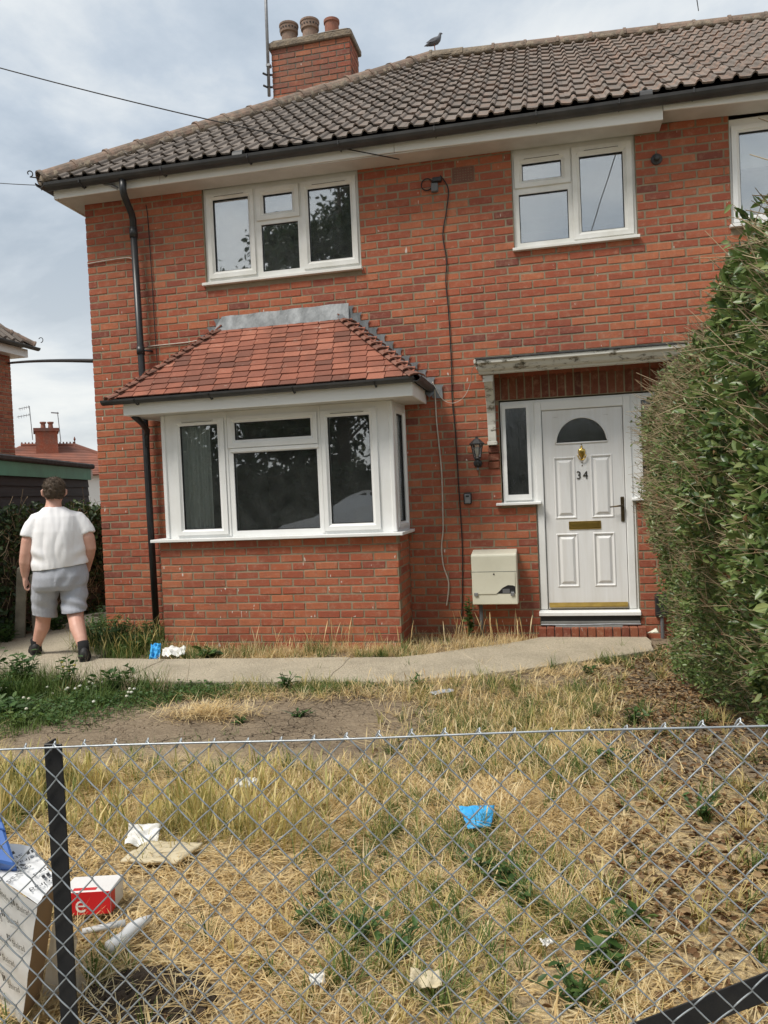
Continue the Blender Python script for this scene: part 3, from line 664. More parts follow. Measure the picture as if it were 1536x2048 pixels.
# side slopes
for side in (1, -1):
    xe, xt = (XR0, XR1) if side > 0 else (XL0, XL1)
    run = abs(xt-xe); sl2 = math.hypot(run, TZ-EZ); ang2 = math.atan2(TZ-EZ, run)
    for i in range(ROWS):
        tt = i/ROWS; y0 = EY*(1-tt-.35/ROWS); y = -.01
        while y > y0:
            b = y; a = max(y-.158, y0); y -= .161
            if b-a < .03: continue
            R_ = Matrix.Rotation(math.pi/2*side, 4, 'Z') @ Matrix.Rotation(ang2-.12, 4, 'X')
            nrm = Vector((side*math.sin(ang2), 0, math.cos(ang2)))
            o = link('roof_tile', plain_tile(.158, rng.randrange(5)), None, bay_roof, Vector((xe+(xt-xe)*tt, (a+b)/2, EZ+(TZ-EZ)*tt))+nrm*.010, R_.to_euler())
            o.scale = ((b-a)/.158, 1, 1)
    # bonnet hip tiles
    c0, c1 = Vector((xe, EY, EZ)), Vector((xt, 0, TZ)); dv = (c1-c0)
    for i in range(ROWS):
        a = c0+dv*((i-.1)/ROWS); q = MB(); dn = dv.normalized(); acr = Vector((dn.y, -dn.x, 0)).normalized(); upv = acr.cross(dn);
        if upv.z < 0: upv = -upv
        ringA, ringB = [], []
        for k in range(7):
            th = math.pi*(.0+k/6); wv = math.cos(th)*.088; hv = (math.sin(th)**.9)*.034
            ringA.append(a+acr*wv+upv*(hv-.012+.016)); ringB.append(a+dn*(dv.length/ROWS*1.5)+acr*wv*.62+upv*(hv*.62-.022))
        for k in range(6): q.add([ringA[k], ringA[k+1], ringB[k+1], ringB[k]], [(0, 1, 2, 3)])
        for k in range(6): q.add([ringA[k], ringA[k+1], ringA[k+1]-upv*.014, ringA[k]-upv*.014], [(0, 1, 2, 3)])
        q.build('hip_tile', 'terracotta_dark', bay_roof)
# lead flashing
def lead_sheet(poly, y=-.008, t=.0035, name='lead_flashing', wav=.004):
    q = MB(); q.prism(poly, y-t, y, 'y'); return q.build(name, 'lead', bay_roof, recalc=True)
n = 14; top = [(1.50+i*(1.335/n), 3.30-.015*abs(i-n)/n+.004*math.sin(i*1.7)) for i in range(n+1)]
bot = [(1.42+i*(1.42/n), 3.135+.006*math.sin(i*2.1+1)) for i in range(n+1)]
q = MB()
for i in range(n):
    ya = lambda k, lo: (-.045 if lo else -.010)+.004*math.sin(k*1.9)
    q.add([(bot[i][0], ya(i, 1), bot[i][1]), (bot[i+1][0], ya(i+1, 1), bot[i+1][1]), (top[i+1][0], -.009, top[i+1][1]), (top[i][0], -.009, top[i][1])], [(0, 1, 2, 3)])
    q.add([(bot[i][0]-.03, -.16, bot[i][1]-.105), (bot[i+1][0]+.03, -.16, bot[i+1][1]-.105), (bot[i+1][0], ya(i+1, 1), bot[i+1][1]), (bot[i][0], ya(i, 1), bot[i][1])], [(0, 1, 2, 3)]) if 0 else None
q.build('lead_flashing', 'lead', bay_roof, smooth=True)
for i in range(12):
    zt_ = 3.263-i*.075; xx = 2.835+i*.0775
    lead_sheet([(xx-.10, zt_+rng.uniform(-.004, .004)), (xx+.055, zt_+rng.uniform(-.006, .006)), (xx+.035, zt_-.03), (xx-.01+.05, zt_-.135), (xx-.06, zt_-.125)], -.006-.0028*(i % 3))
    if i < 11:
        q = MB(); q.add([(xx-.105, -.085, zt_-.11), (xx+.0, -.085, zt_-.20), (xx+.05, -.012, zt_-.14), (xx-.05, -.012, zt_-.05)], [(0, 1, 2, 3)]); q.build('lead_soaker', 'lead', bay_roof)
for i in range(11):
    zt_ = 3.263-i*.075; xx = 1.47-i*.074
    lead_sheet([(xx+.06, zt_), (xx-.065, zt_+.004), (xx-.04, zt_-.04), (xx-.04, zt_-.12), (xx+.03, zt_-.12)], -.006-.0028*(i % 3))

# ---- main roof
RE_Y, RE_Z, TANP = -.30, 4.745, .716
RX0 = -.26                                            # eave corner x (left)
RUN = 3.55; RIDGE_Y = RE_Y+RUN; RIDGE_X = RX0+RUN
def sag(x, y): return -.050*max(0.0, x-3.3)*max(0.0, min(1.2, (y-RE_Y)/RUN))
def rz_(x, y): return RE_Z+(y-RE_Y)*TANP+sag(x, y)
pa = math.atan(TANP); SL = RUN/math.cos(pa)
mb = MB(); XE = 10.0; dz = -.035
xsn = [RIDGE_X+(XE-RIDGE_X)*i/6 for i in range(7)]
mb.add([(RX0, RE_Y, RE_Z+dz), (XE, RE_Y, RE_Z+dz), (XE, RIDGE_Y, rz_(XE, RIDGE_Y)+dz), (RIDGE_X, RIDGE_Y, rz_(RIDGE_X, RIDGE_Y)+dz), (RX0, 7.45, RE_Z+dz), (XE, 7.45, RE_Z+dz)],
       [(0, 1, 2, 3), (0, 3, 4), (3, 2, 5, 4), (1, 0, 4, 5)])
roof = mb.build('roof', 'roof_tile', house)
CW, GA = .29, .333
prof = [(-.004, .003), (.036, 0), (.046, .006), (.055, .025), (.0725, .036), (.090, .025), (.099, .006), (.181, 0), (.191, .006), (.200, .025), (.2175, .036), (.235, .025), (.244, .006), (.290, 0)]
def roman_tile(var):
    j = random.Random(var); q = MB(); ln = GA+.07; t = .016
    lo = [(x, j.uniform(-.003, .003), h+.031) for x, h in prof]; hi = [(x, ln, h*.9+.002) for x, h in prof]
    n = len(prof); vs = lo+hi+[(x, y+.002, z-t) for x, y, z in lo]
    q.add(vs, [(i, i+1, n+i+1, n+i) for i in range(n-1)]+[(2*n+i, 2*n+i+1, i+1, i) for i in range(n-1)]); return q
RT = [roman_tile(i).mesh('roof_tile', 'roof_tile') for i in range(4)]
tiles = []
for row in range(13):
    s0 = -.035+row*GA
    for col in range(38):
        x = -.55+col*CW
        y0 = RE_Y+s0*math.cos(pa); y1 = RE_Y+(s0+GA)*math.cos(pa)
        if x > 9.75 or x+CW-RX0 < (y0-RE_Y): continue
        cross = (x-RX0) < (y1-RE_Y)+.09
        tiles.append((cross, x, s0, y0))
tiles.sort(key=lambda t: (Vector((t[1], t[3], 5))-CAM).length)
cnt = 0; rest = MB()
for cross, x, s0, y0 in tiles:
    z0 = RE_Z+s0*math.sin(pa)+sag(x, y0); tilt = -.05*0
    yawj = rng.uniform(-.006, .006); lift = rng.uniform(-.003, .004)
    R_ = Matrix.Rotation(math.atan(sag(x+1, y0)-sag(x, y0)), 4, 'Y').inverted() @ Matrix.Rotation(pa, 4, 'X') @ Matrix.Rotation(yawj, 4, 'Z')
    pos = Vector((x, y0, z0))+Vector((0, -math.sin(pa), math.cos(pa)))*lift
    if not cross and cnt < 300 and x < 7.6:
        cnt += 1; link('roof_tile', RT[rng.randrange(4)], None, roof, pos, R_.to_euler())
    else:
        q = roman_tile(rng.randrange(50)); T = Matrix.Translation(pos) @ R_
        if cross:
            bm = bmesh.new(); vv = [bm.verts.new(T @ Vector(v)) for v in q.V]
            for fc in q.F: bm.faces.new([vv[i] for i in fc])
            bmesh.ops.bisect_plane(bm, geom=bm.verts[:]+bm.edges[:]+bm.faces[:], plane_co=(RX0+.02, RE_Y, 0), plane_no=(-1, 1, 0), clear_outer=True)
            bm.verts.ensure_lookup_table(); bm.verts.index_update()
            rest.rn = rng.uniform(.001, .999)
            if bm.faces: rest.add([v.co.copy() for v in bm.verts], [tuple(v.index for v in fc.verts) for fc in bm.faces])
            bm.free()
        else:
            rest.rn = rng.uniform(.001, .999); rest.add([T @ Vector(v) for v in q.V], q.F)
rest.build('roof_tiling', 'roof_tile', roof, kind='stuff')
# hip and ridge: bedded half-round tiles
def half_round(a, b, rad, m, name, parent, drop=0, collar=.012):
    a, b = Vector(a), Vector(b); d = (b-a).normalized(); acr = Vector((d.y, -d.x, 0)).normalized(); upv = acr.cross(d)
    if upv.z < 0: upv = -upv
    q = MB(); n = 9; rings = []
    for p, rr in ((a, rad+collar), (a+d*.035, rad+collar), (a+d*.04, rad), (b+d*.01, rad)):
        rings.append([p+acr*rr*math.cos(math.pi*k/n)+upv*(rr*math.sin(math.pi*k/n)-drop) for k in range(n+1)]+[p+acr*(rr-.015)*math.cos(math.pi*k/n)+upv*((rr-.015)*math.sin(math.pi*k/n)-drop) for k in range(n, -1, -1)])
    q.loft(rings); return q.build(name, m, parent, recalc=True)
h0, h1 = Vector((RX0-.01, RE_Y-.01, RE_Z+.0)), Vector((RIDGE_X, RIDGE_Y, rz_(RIDGE_X, RIDGE_Y)))
nh = 15
for i in range(nh):
    a, b = h0.lerp(h1, i/nh), h0.lerp(h1, (i+1)/nh); j = Vector((0, 0, rng.uniform(-.006, .006)))
    half_round(a+j, b+j, .108, 'ridge', 'hip_tile', roof, -.006)
def bed(a, b, wd, name='bedding_mortar', hgt=.05):
    a, b = Vector(a), Vector(b); d = (b-a).normalized(); acr = Vector((d.y, -d.x, 0)).normalized(); upv = acr.cross(d)
    if upv.z < 0: upv = -upv
    q = MB(); n = int((b-a).length/.05); rings = []
    for i in range(n+1):
        p = a.lerp(b, i/n); w1, w2 = wd+rng.uniform(-.02, .02), wd+rng.uniform(-.02, .02)
        rings.append([p-acr*w1-upv*.03, p-acr*(w1-.03)+upv*(hgt+rng.uniform(-.01, .01)), p+acr*(w2-.03)+upv*(hgt+rng.uniform(-.01, .01)), p+acr*w2-upv*.03])
    q.loft(rings); q.build(name, 'lichen_mortar', roof, recalc=True, smooth=True)
bed(h0, h1, .125)
r0 = h1; r1 = Vector((10, RIDGE_Y, rz_(10, RIDGE_Y)))
bed(r0, r1, .125)
nr_ = 16
for i in range(nr_):
    a, b = r0.lerp(r1, i/nr_), r0.lerp(r1, (i+1)/nr_); j = Vector((0, 0, rng.uniform(-.006, .006)))
    half_round(a+j, b+j, .108, 'ridge' if i > 1 else 'lichen_mortar', 'ridge_tile', roof, -.006)
mb = MB(); pts = []                                     # hip iron: a scroll at the foot of the hip
for k in range(22):
    th = -math.pi*.5+k/21*math.pi*1.75; rr = .036*(1-.55*k/21); pts.append((RX0-.10-.01+rr*math.cos(th)*.8, RE_Y-.06+rr*math.cos(th)*.5, RE_Z+.055+.036+rr*math.sin(th)))
mb.tube([(RX0+.1, RE_Y+.08, RE_Z+.06), (RX0-.05, RE_Y-.03, RE_Z+.05)]+pts, .006, 6); mb.build('hip_iron', 'steel_black', house, smooth=True)

# ---- eaves: fascia boards, soffit, gutter, downpipe
def zf(x):  # bottom edge of the fascia
    return 4.585 if x < 3 else 4.585-(x-3)*.02
def board(x0, x1, y0, y1, za0, za1, zb0, zb1, name, m, bev=.002):
    q = MB(); q.add([(x0, y0, za0), (x1, y0, zb0), (x1, y1, zb0), (x0, y1, za0), (x0, y0, za1), (x1, y0, zb1), (x1, y1, zb1), (x0, y1, za1)], [(0, 3, 2, 1), (4, 5, 6, 7), (0, 1, 5, 4), (1, 2, 6, 5), (2, 3, 7, 6), (3, 0, 4, 7)])
    return q.build(name, m, house, bevel=bev)
for x0, x1 in ((-.175, 1.02), (1.024, 3.4), (3.404, 5.765)):
    board(x0, x1, -.262, -.244, zf(x0), 4.735, zf(x1), 4.735, 'fascia_board', 'fascia')
board(5.769, 10, -.275, -.257, 4.60, 4.735, 4.46, 4.735, 'fascia_board', 'fascia')
board(-.172, 5.766, -.2435, -.004, zf(0)+.012, zf(0)+.024, zf(5.766)+.012, zf(5.766)+.024, 'soffit_board', 'soffit', 0)
board(5.77, 10, -.2565, -.004, 4.612, 4.624, 4.475, 4.487, 'soffit_board', 'soffit', 0)
mb = MB(); mb.box(-.18, -.164, -.2435, 7.3, 4.585, 4.735); mb.build('fascia_board', 'fascia', house)
mb = MB(); mb.box(-.1635, -.004, -.003, 7.3, 4.597, 4.609); mb.build('soffit_board', 'soffit', house)
gutter([(-.20, -.325, 4.712), (3, -.325, 4.70), (5.4, -.325, 4.692), (8, -.325, 4.685), (10, -.325, 4.68)], .064, 'gutter', house)
gutter([(-.24, 7.3, 4.72), (-.24, 3, 4.72), (-.24, -.385, 4.722)], .058, 'gutter', house)
for x in (.2, 1.1, 2.0, 2.9, 3.8, 4.7, 5.4, 6.0, 6.9, 7.8):
    q = MB(); q.tube([(x, -.264, 4.66), (x, -.285, 4.642), (x, -.34, 4.640), (x, -.387, 4.665), (x, -.388, 4.70)], .008, 6); q.build('gutter_bracket', 'gutter_black', house)
for x in (1.9, 5.62):
    q = MB(); q.tube([(x-.05, -.325, 4.703), (x+.05, -.325, 4.703)], .0635, 14); q.build('gutter_union', 'gutter_black', house)
q = MB(); q.tube([(.652, -.325, 4.66), (.652, -.325, 4.54), (.648, -.30, 4.50), (.615, -.12, 4.39), (.606, -.085, 4.34), (.604, -.085, 4.20)], .034, 12); q.build('downpipe', 'black_plastic', house, smooth=True)
q = MB(); q.tube([(.604, -.085, 4.22), (.622, -.085, 2.62), (.626, -.085, 1.3), (.636, -.085, .12)], .034, 12); q.build('downpipe', 'black_plastic', house, smooth=True)
q = MB(); q.tube([(.604, -.085, 4.26), (.605, -.085, 4.16)], .041, 12); q.build('pipe_socket', 'black_plastic', house, smooth=True)
q = MB(); q.tube([(.617, -.085, 3.04), (.6175, -.085, 2.96)], .041, 12); q.tube([(.66, -.085, 3.0), (.70, -.03, 3.0), (.70, .0, 3.0)], .012, 6); q.build('pipe_clip', 'black_plastic', house, smooth=True)
q = MB(); q.tube([(.80, -.62, 2.33), (.80, -.60, 2.27), (.79, -.45, 2.22), (.68, -.15, 2.17), (.635, -.09, 2.10), (.632, -.088, 2.0)], .030, 12); q.build('downpipe_branch', 'black_plastic', house, smooth=True)

# ---- chimney
CX0, CX1, CY0, CY1, CZ1 = 1.275, 2.355, 2.5, 2.98, 7.36
mb = MB(); mb.box(CX0+.006, CX1-.006, CY0+.006, CY1-.006, 5.4, CZ1-.01); chim = mb.build('chimney', 'mortar_dark', house)
bl = []; blr = []; kk = 0
z = CZ1-.0375
while z > 6.0:
    bl += [(x, z, l) for x, l in course_bricks(CX0, CX1, kk, [])]
    for a, b in (((CY0+.11, CY0+.325), (CY0+.335, CY1)) if kk % 2 else ((CY0+.002, CY0+.21), (CY0+.22, CY0+.435))): blr.append(((a+b)/2, z, b-a))
    z -= .075; kk += 1
lay(bl, Matrix.Translation((0, CY0, 0)), chim, 400, camd, 'brick_chimney')
lay(blr, Matrix.Translation((CX1, 0, 0)) @ Matrix.Rotation(math.pi/2, 4, 'Z'), chim, 100, camd, 'brick_chimney')
lay([(-x, z_, l) for x, z_, l in blr], Matrix.Translation((CX0, 0, 0)) @ Matrix.Rotation(-math.pi/2, 4, 'Z'), chim, 0, camd, 'brick_chimney')
mb = MB(); mb.box(CX0-.035, CX1+.035, CY0-.035, CY1+.035, CZ1-.005, CZ1+.075); mb.build('chimney_cap', 'lichen_mortar', chim, bevel=.012)
mb = MB(); n = 12
R_ = []
for s_, zz_ in ((1, .075), (.9, .11), (.7, .135)):
    R_.append([Vector((CX0-.02+(CX1-CX0+.04)*(.5+(px-.5)*s_), CY0-.02+(CY1-CY0+.04)*(.5+(py-.5)*s_), CZ1+zz_+rng.uniform(-.01, .01))) for px, py in ((0, 0), (.25, 0), (.5, 0), (.75, 0), (1, 0), (1, .5), (1, 1), (.75, 1), (.5, 1), (.25, 1), (0, 1), (0, .5))])
mb.loft(R_); mb.build('flaunching', 'lichen_mortar', chim, smooth=True)
for i, (x, rad, hgt, m, rim) in enumerate(((1.46, .108, .33, 'pot_old', 1), (1.755, .108, .33, 'pot_old', 1), (2.06, .095, .29, 'pot_clay', 0))):
    b0 = CZ1+.09
    pr = [(rad, 0), (rad*.93, hgt*.62), (rad*1.12, hgt*.66), (rad*1.14, hgt*.9), (rad*1.22, hgt*.93), (rad*1.22, hgt), (rad*1.0, hgt), (rad*.8, hgt-.05)] if rim else [(rad*.95, 0), (rad, hgt*.84), (rad*1.12, hgt*.87), (rad*1.12, hgt), (rad*.92, hgt), (rad*.8, hgt-.05)]
    q = MB(); q.lathe(pr, 20, (x, CY0+.24, b0)); pot = q.build('chimney_pot', m, chim, smooth=False)
    if rim:
        for k in range(9):
            th = math.pi+math.pi*(k+.5)/9; q = MB(); q.lathe([(.011, -.004), (.011, .004)], 8, (x+math.cos(th)*rad*1.14, CY0+.24+math.sin(th)*rad*1.14, b0+hgt*.79), Matrix.Rotation(th, 4, 'Z') @ Matrix.Rotation(math.pi/2, 4, 'Y')); q.build('vent_hole', 'seal', chim)

# ---- door, side lights, canopy, step
DY = .05
dp = MB()
holes = [(4.640, 5.372, .255, 2.128), (4.307, 4.502, 1.353, 2.168), (5.53, 5.725, 1.353, 2.168)]
for a, b, c, d in cells((4.262, 5.77, 1.283, 2.232), holes): dp.box(a, b, DY-.02, DY+.05, c, d)
for a, b, c, d in cells((4.569, 5.458, .20, 1.2825), holes): dp.box(a, b, DY-.02, DY+.05, c, d)
door_frame = dp.build('door_frame', 'upvc', house)
for x0, x1, z0, z1 in ((4.575, 4.637, .26, 2.215), (5.375, 5.437, .26, 2.215), (4.6375, 5.3745, 2.131, 2.215)):
    q = MB(); q.box(x0, x1, DY-.034, DY-.0205, z0, z1); q.build('door_jamb', 'upvc', door_frame, bevel=.004)
for pa_, pb_, ga, gb in ((4.278, 4.530, 4.307, 4.502), (5.502, 5.755, 5.53, 5.725)):
    q = MB()
    for a, b, c, d in cells((pa_, pb_, 1.30, 2.205), [(ga, gb, 1.353, 2.168)]): q.box(a, b, DY-.036, DY-.0205, c, d)
    q.build('sidelight_bead', 'upvc', door_frame)
    q = MB(); q.box(ga, gb, DY-.01, DY-.006, 1.353, 2.168); q.build('sidelight_pane', 'glass_reeded', door_frame)
for a, b in ((4.195, 4.612), (5.425, 5.83)):
    q = MB(); q.prism([(-.055, 1.257), (-.055, 1.277), (.03, 1.284), (.03, 1.257)], a, b, 'x'); q.build('sidelight_sill', 'upvc', door_frame, bevel=.002)
q = MB(); q.prism([(-.035, .206), (-.035, .238), (.02, .255), (.06, .255), (.06, .206)], 4.555, 5.468, 'x'); q.build('door_cill', 'upvc', door_frame, bevel=.003)
q = MB(); q.box(4.57, 5.458, -.012, .05, .155, .2035); q.build('cill_packer', 'black_plastic', door_frame)
# leaf: moulded slab with six recesses
leafy_holes = [(4.737, 4.934, 1.109, 1.687), (5.068, 5.267, 1.109, 1.695), (4.737, 4.937, .467, .971), (5.072, 5.267, .470, .972)]
fan = (4.752, 5.242, 1.805, 2.06)
q = MB()
for a, b, c, d in cells((4.645, 5.367, .262, 2.124), leafy_holes+[fan]): q.box(a, b, DY-.014, DY+.03, c, d)
door = q.build('front_door', 'paint_white_door', house)
for a, b, c, d in leafy_holes:                         # moulded panels: groove, slope, raised field
    q = MB(); y0 = DY-.014
    lv = [(0, y0), (.006, y0-.006), (.012, y0-.006), (.02, y0+.004), (.03, y0+.007), (.052, y0-.008), (.056, y0-.009)]
    R_ = [[Vector((a+o_, yy, c+o_)), Vector((b-o_, yy, c+o_)), Vector((b-o_, yy, d-o_)), Vector((a+o_, yy, d-o_))] for o_, yy in lv]
    q.loft(R_, False); nv = len(q.V); q.F.append((nv-4, nv-3, nv-2, nv-1)); q.build('door_panel', 'paint_white_door', door, recalc=True)
fc = ((fan[0]+fan[1])/2, 1.812); fw = .232; fh = .236; nseg = 24
arc = [(fc[0]+fw*math.cos(math.pi*k/nseg), fc[1]+fh*math.sin(math.pi*k/nseg)) for k in range(nseg+1)]
# spandrel between the square hole and the arch
q = MB(); y0 = DY-.014
outer = []
for k in range(nseg+1):
    th = math.pi*k/nseg; cx_, sx_ = math.cos(th), math.sin(th)
    hw, hh = (fan[1]-fan[0])/2, fan[3]-fc[1]
    s_ = min(hw/max(abs(cx_), 1e-6), hh/max(sx_, 1e-6)); outer.append((fc[0]+cx_*s_, fc[1]+sx_*s_))
for k in range(nseg):
    a, b, c, d = arc[k], arc[k+1], outer[k+1], outer[k]; q.add([(a[0], y0, a[1]), (b[0], y0, b[1]), (c[0], y0, c[1]), (d[0], y0, d[1])], [(0, 1, 2, 3)])
q.box(fan[0], fan[1], y0, DY+.03, fan[2], fc[1]-.001); q.build('fanlight_surround', 'paint_white_door', door)
q = MB(); tubep = [(x, y0-.002, z) for x, z in arc]; q.tube([(fc[0]-fw-.0, y0-.002, fc[1])]+tubep[::-1][1:]+[(fc[0]-fw, y0-.002, fc[1])], .009, 6); q.build('fanlight_bead', 'paint_white_door', door, smooth=True)
q = MB(); q.prism(arc, DY-.004, DY, 'y'); q.build('fanlight_pane', 'glass_reeded', door, recalc=True)
q = MB(); q.prism([(DY-.05, .282), (DY-.05, .292), (DY-.018, .322), (DY-.0145, .322), (DY-.0145, .282)], 4.652, 5.36, 'x'); q.build('weather_bar', 'brass', door, bevel=.002)
q = MB(); q.box(4.645, 5.367, DY-.012, DY+.02, .256, .2615); q.build('draught_seal', 'seal', door)
q = MB(); q.box(4.856, 5.146, DY-.022, DY-.0145, 1.006, 1.082); lp = q.build('letter_plate', 'brass', door, bevel=.003)
q = MB(); q.box(4.868, 5.134, DY-.028, DY-.0222, 1.022, 1.068); q.build('letter_flap', 'brass', lp, bevel=.004)
# urn knocker
q = MB(); kx, kz = 4.996, 1.70; Mk = Matrix.Translation((kx, DY-.02, kz)) @ Matrix.Scale(.45, 4, (0, 1, 0))
prk = [(.003, .085), (.010, .078), (.006, .066), (.010, .062), (.016, .055), (.030, .048), (.034, .03), (.030, .005), (.018, -.02), (.009, -.03), (.012, -.04), (.003, -.055)]
rings = [[Mk @ Vector((rr*math.cos(2*math.pi*k/14), rr*math.sin(2*math.pi*k/14), z)) for k in range(14)] for rr, z in prk]; q.loft(rings)
kn = q.build('door_knocker', 'brass', door, smooth=True)
q = MB(); q.tube([(kx+.036*math.cos(t_), DY-.035, kz+.0+.05*math.sin(t_)) for t_ in [math.pi*(1.0+k/12) for k in range(13)]], .006, 6); q.build('knocker_ring', 'brass', kn, smooth=True)
for zz_ in (1.795, 1.628, 1.598):
    q = MB(); q.lathe([(.006, 0), (.005, .004), (.001, .005)], 8, (kx, DY-.0145, zz_), Matrix.Rotation(math.pi/2, 4, 'X')); q.build('screw_head', 'bronze', door)
q = MB(); q.box(5.326, 5.358, DY-.024, DY-.0145, 1.065, 1.295); hd = q.build('handle_plate', 'bronze', door, bevel=.005)
q = MB(); q.tube([(5.343, DY-.02, 1.215), (5.343, DY-.065, 1.215), (5.325, DY-.072, 1.214), (5.228, DY-.07, 1.205)], [.009, .009, .009, .006], 8); q.build('handle_lever', 'bronze', hd, smooth=True)
def text_mesh(txt, size, extr=.001):
    cu = bpy.data.curves.new('t', 'FONT'); cu.body = txt; cu.size = size; cu.extrude = extr; cu.align_x = 'CENTER'; cu.align_y = 'CENTER'; cu.resolution_u = 3
    o = bpy.data.objects.new('t', cu); C.objects.link(o); dg = bpy.context.evaluated_depsgraph_get(); dg.update()
    me = bpy.data.meshes.new_from_object(o.evaluated_get(dg)); bpy.data.objects.remove(o); bpy.data.curves.remove(cu)
    me.materials.clear(); return me
for ch, x in (('3', 4.962), ('4', 5.022)):
    me = text_mesh(ch, .105, .0025)
    for v in me.vertices: v.co.x *= .9
    link('numeral', me, 'numeral', door, (x, DY-.018, 1.507), (math.pi/2, 0, 0))
# canopy
q = MB(); cp = [(-.004, 2.60), (-.004, 2.50), (-.30, 2.455), (-.33, 2.462), (-.335, 2.478), (-.36, 2.486), (-.375, 2.50), (-.39, 2.53), (-.42, 2.545), (-.42, 2.572), (-.40, 2.585)]
q.prism(cp, 4.105, 5.86, 'x'); canopy = q.build('door_canopy', 'paint_peeling', house, recalc=True)
q = MB(); q.prism([(-.004, 2.615), (-.004, 2.603), (-.405, 2.588), (-.43, 2.578), (-.43, 2.592)], 4.085, 5.88, 'x'); q.build('canopy_felt', 'felt', canopy, recalc=True)
for xc in (4.105, 5.86):
    q = MB(); s_ = -1 if xc < 5 else 1
    for y0, y1, z0, z1, o_ in ((-.40, -.004, 2.545, 2.585, .035), (-.375, -.004, 2.50, 2.544, .018)): q.box(min(xc+s_*.0005, xc+s_*o_), max(xc+s_*.0005, xc+s_*o_), y0, y1, z0, z1)
    q.build('canopy_return', 'paint_peeling', canopy, bevel=.006)
for xb in (4.145, 5.76):
    pro = [(-.004, 1.865), (-.05, 1.865), (-.055, 1.90), (-.06, 2.02), (-.085, 2.13), (-.14, 2.24), (-.21, 2.325), (-.265, 2.37), (-.285, 2.40), (-.285, 2.452), (-.004, 2.495)]
    q = MB(); q.prism(pro, xb, xb+.075, 'x'); br = q.build('canopy_bracket', 'paint_peeling', canopy, recalc=True, bevel=.003)
    q = MB(); q.box(xb-.008, xb+.083, -.062, -.004, 1.83, 1.8645); q.box(xb-.008, xb+.083, -.30, -.2855, 2.39, 2.45); q.build('bracket_moulding', 'paint_peeling', canopy, bevel=.003)
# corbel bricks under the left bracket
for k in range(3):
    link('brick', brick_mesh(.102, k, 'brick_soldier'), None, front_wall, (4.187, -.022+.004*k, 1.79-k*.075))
# brick step with a cement top
q = MB(); q.box(4.56, 5.485, -.11, -.002, -.05, .095); q.box(4.70, 5.30, -.095, .03, .0955, .119); q.box(4.57, 5.457, -.03, .05, .118, .154); step = q.build('door_step', 'pavement', house)
for i in range(13):
    x = 4.583+i*.0735
    mbk = MB(); mbk.box(-.0335, .0335, -.10, .0, -.105, 0); 
    link('brick', mbk.mesh('brick', 'brick_step', bevel=.004), None, step, (x, -.03+rng.uniform(-.003, .003), .112+rng.uniform(-.003, .003)), (0, rng.uniform(-.02, .02), rng.uniform(-.02, .02)))
q = MB(); q.tube([(4.57, -.05, .128), (4.9, -.055, .126), (5.2, -.05, .132), (5.46, -.052, .13)], .008, 6); q.build('threshold_strip', 'mast_metal', step)

# ------------------------------------------------------------------ things fixed to the wall
lan = thing('wall_lantern', 'black lantern lamp fixed on brick beside the front door', 'lantern', (4.04, -.02, 1.6))
q = MB(); q.lathe([(.034, -.045), (.040, -.03), (.040, .03), (.034, .045)], 12, (4.038, -.03, 1.665), Matrix.Rotation(math.pi/2, 4, 'X')); q.build('back_plate', 'black_plastic', lan, smooth=True)
q = MB(); q.tube([(4.038, -.06, 1.63), (4.038, -.10, 1.66), (4.04, -.105, 1.70)], [.014, .016, .022], 10); q.build('bracket_arm', 'black_plastic', lan, smooth=True)
q = MB(); q.box(4.03, 4.05, -.085, -.07, 1.60, 1.625); q.build('sensor', 'grey_plastic', lan, bevel=.003)
lc = Vector((4.042, -.105, 0))
q = MB(); q.lathe([(.030, 1.70), (.034, 1.712), (.030, 1.72)], 6, lc); q.build('base_ring', 'black_plastic', lan)
for k in range(6):
    th = math.pi*2*k/6; q = MB(); q.tube([lc+Vector((math.cos(th)*.031, math.sin(th)*.031, 1.715)), lc+Vector((math.cos(th)*.056, math.sin(th)*.056, 1.845))], .004, 5); q.build('bar', 'black_plastic', lan)
q = MB(); q.lathe([(.029, 1.722), (.053, 1.842)], 6, lc, caps=False); q.build('lantern_glass', 'plastic_clear', lan)
q = MB(); q.lathe([(.070, 1.838), (.072, 1.848), (.030, 1.888), (.012, 1.90), (.012, 1.912), (.002, 1.92)], 6, lc); q.build('lantern_roof', 'black_plastic', lan)
q = MB(); q.lathe([(.012, 1.725), (.012, 1.75), (.018, 1.765), (.025, 1.79), (.02, 1.815), (.004, 1.825)], 12, lc); q.build('bulb', 'bulb', lan, smooth=True)
ks = thing('key_safe', 'small grey and black key safe on brick wall below the lantern', 'key safe', (3.926, -.02, 1.28))
q = MB(); q.box(3.888, 3.964, -.035, -.002, 1.282, 1.388); q.build('case', 'black_plastic', ks, bevel=.01, seg=2)
q = MB(); q.box(3.897, 3.955, -.044, -.0352, 1.290, 1.378); fc_ = q.build('cover', 'mast_metal', ks, bevel=.005)
q = MB(); q.box(3.910, 3.942, -.0465, -.0442, 1.350, 1.366); q.build('dial_window', 'black_plastic', fc_)
mbx = thing('meter_box', 'cream gas meter box with broken door flap under the lantern', 'meter box', (4.16, -.1, .345))
q = MB(); q.prism([(-.004, .345), (-.20, .345), (-.20, .80), (-.19, .815), (-.004, .845)], 3.955, 4.372, 'x'); q.build('case', 'cream_plastic', mbx, bevel=.006)
q = MB(); q.prism([(3.966, .445), (4.175, .445), (4.20, .465), (4.235, .50), (4.285, .525), (4.33, .522), (4.352, .512), (4.352, .645), (3.966, .645)], -.2065, -.2008, 'y'); q.build('door_flap', 'cream_plastic', mbx, recalc=True)
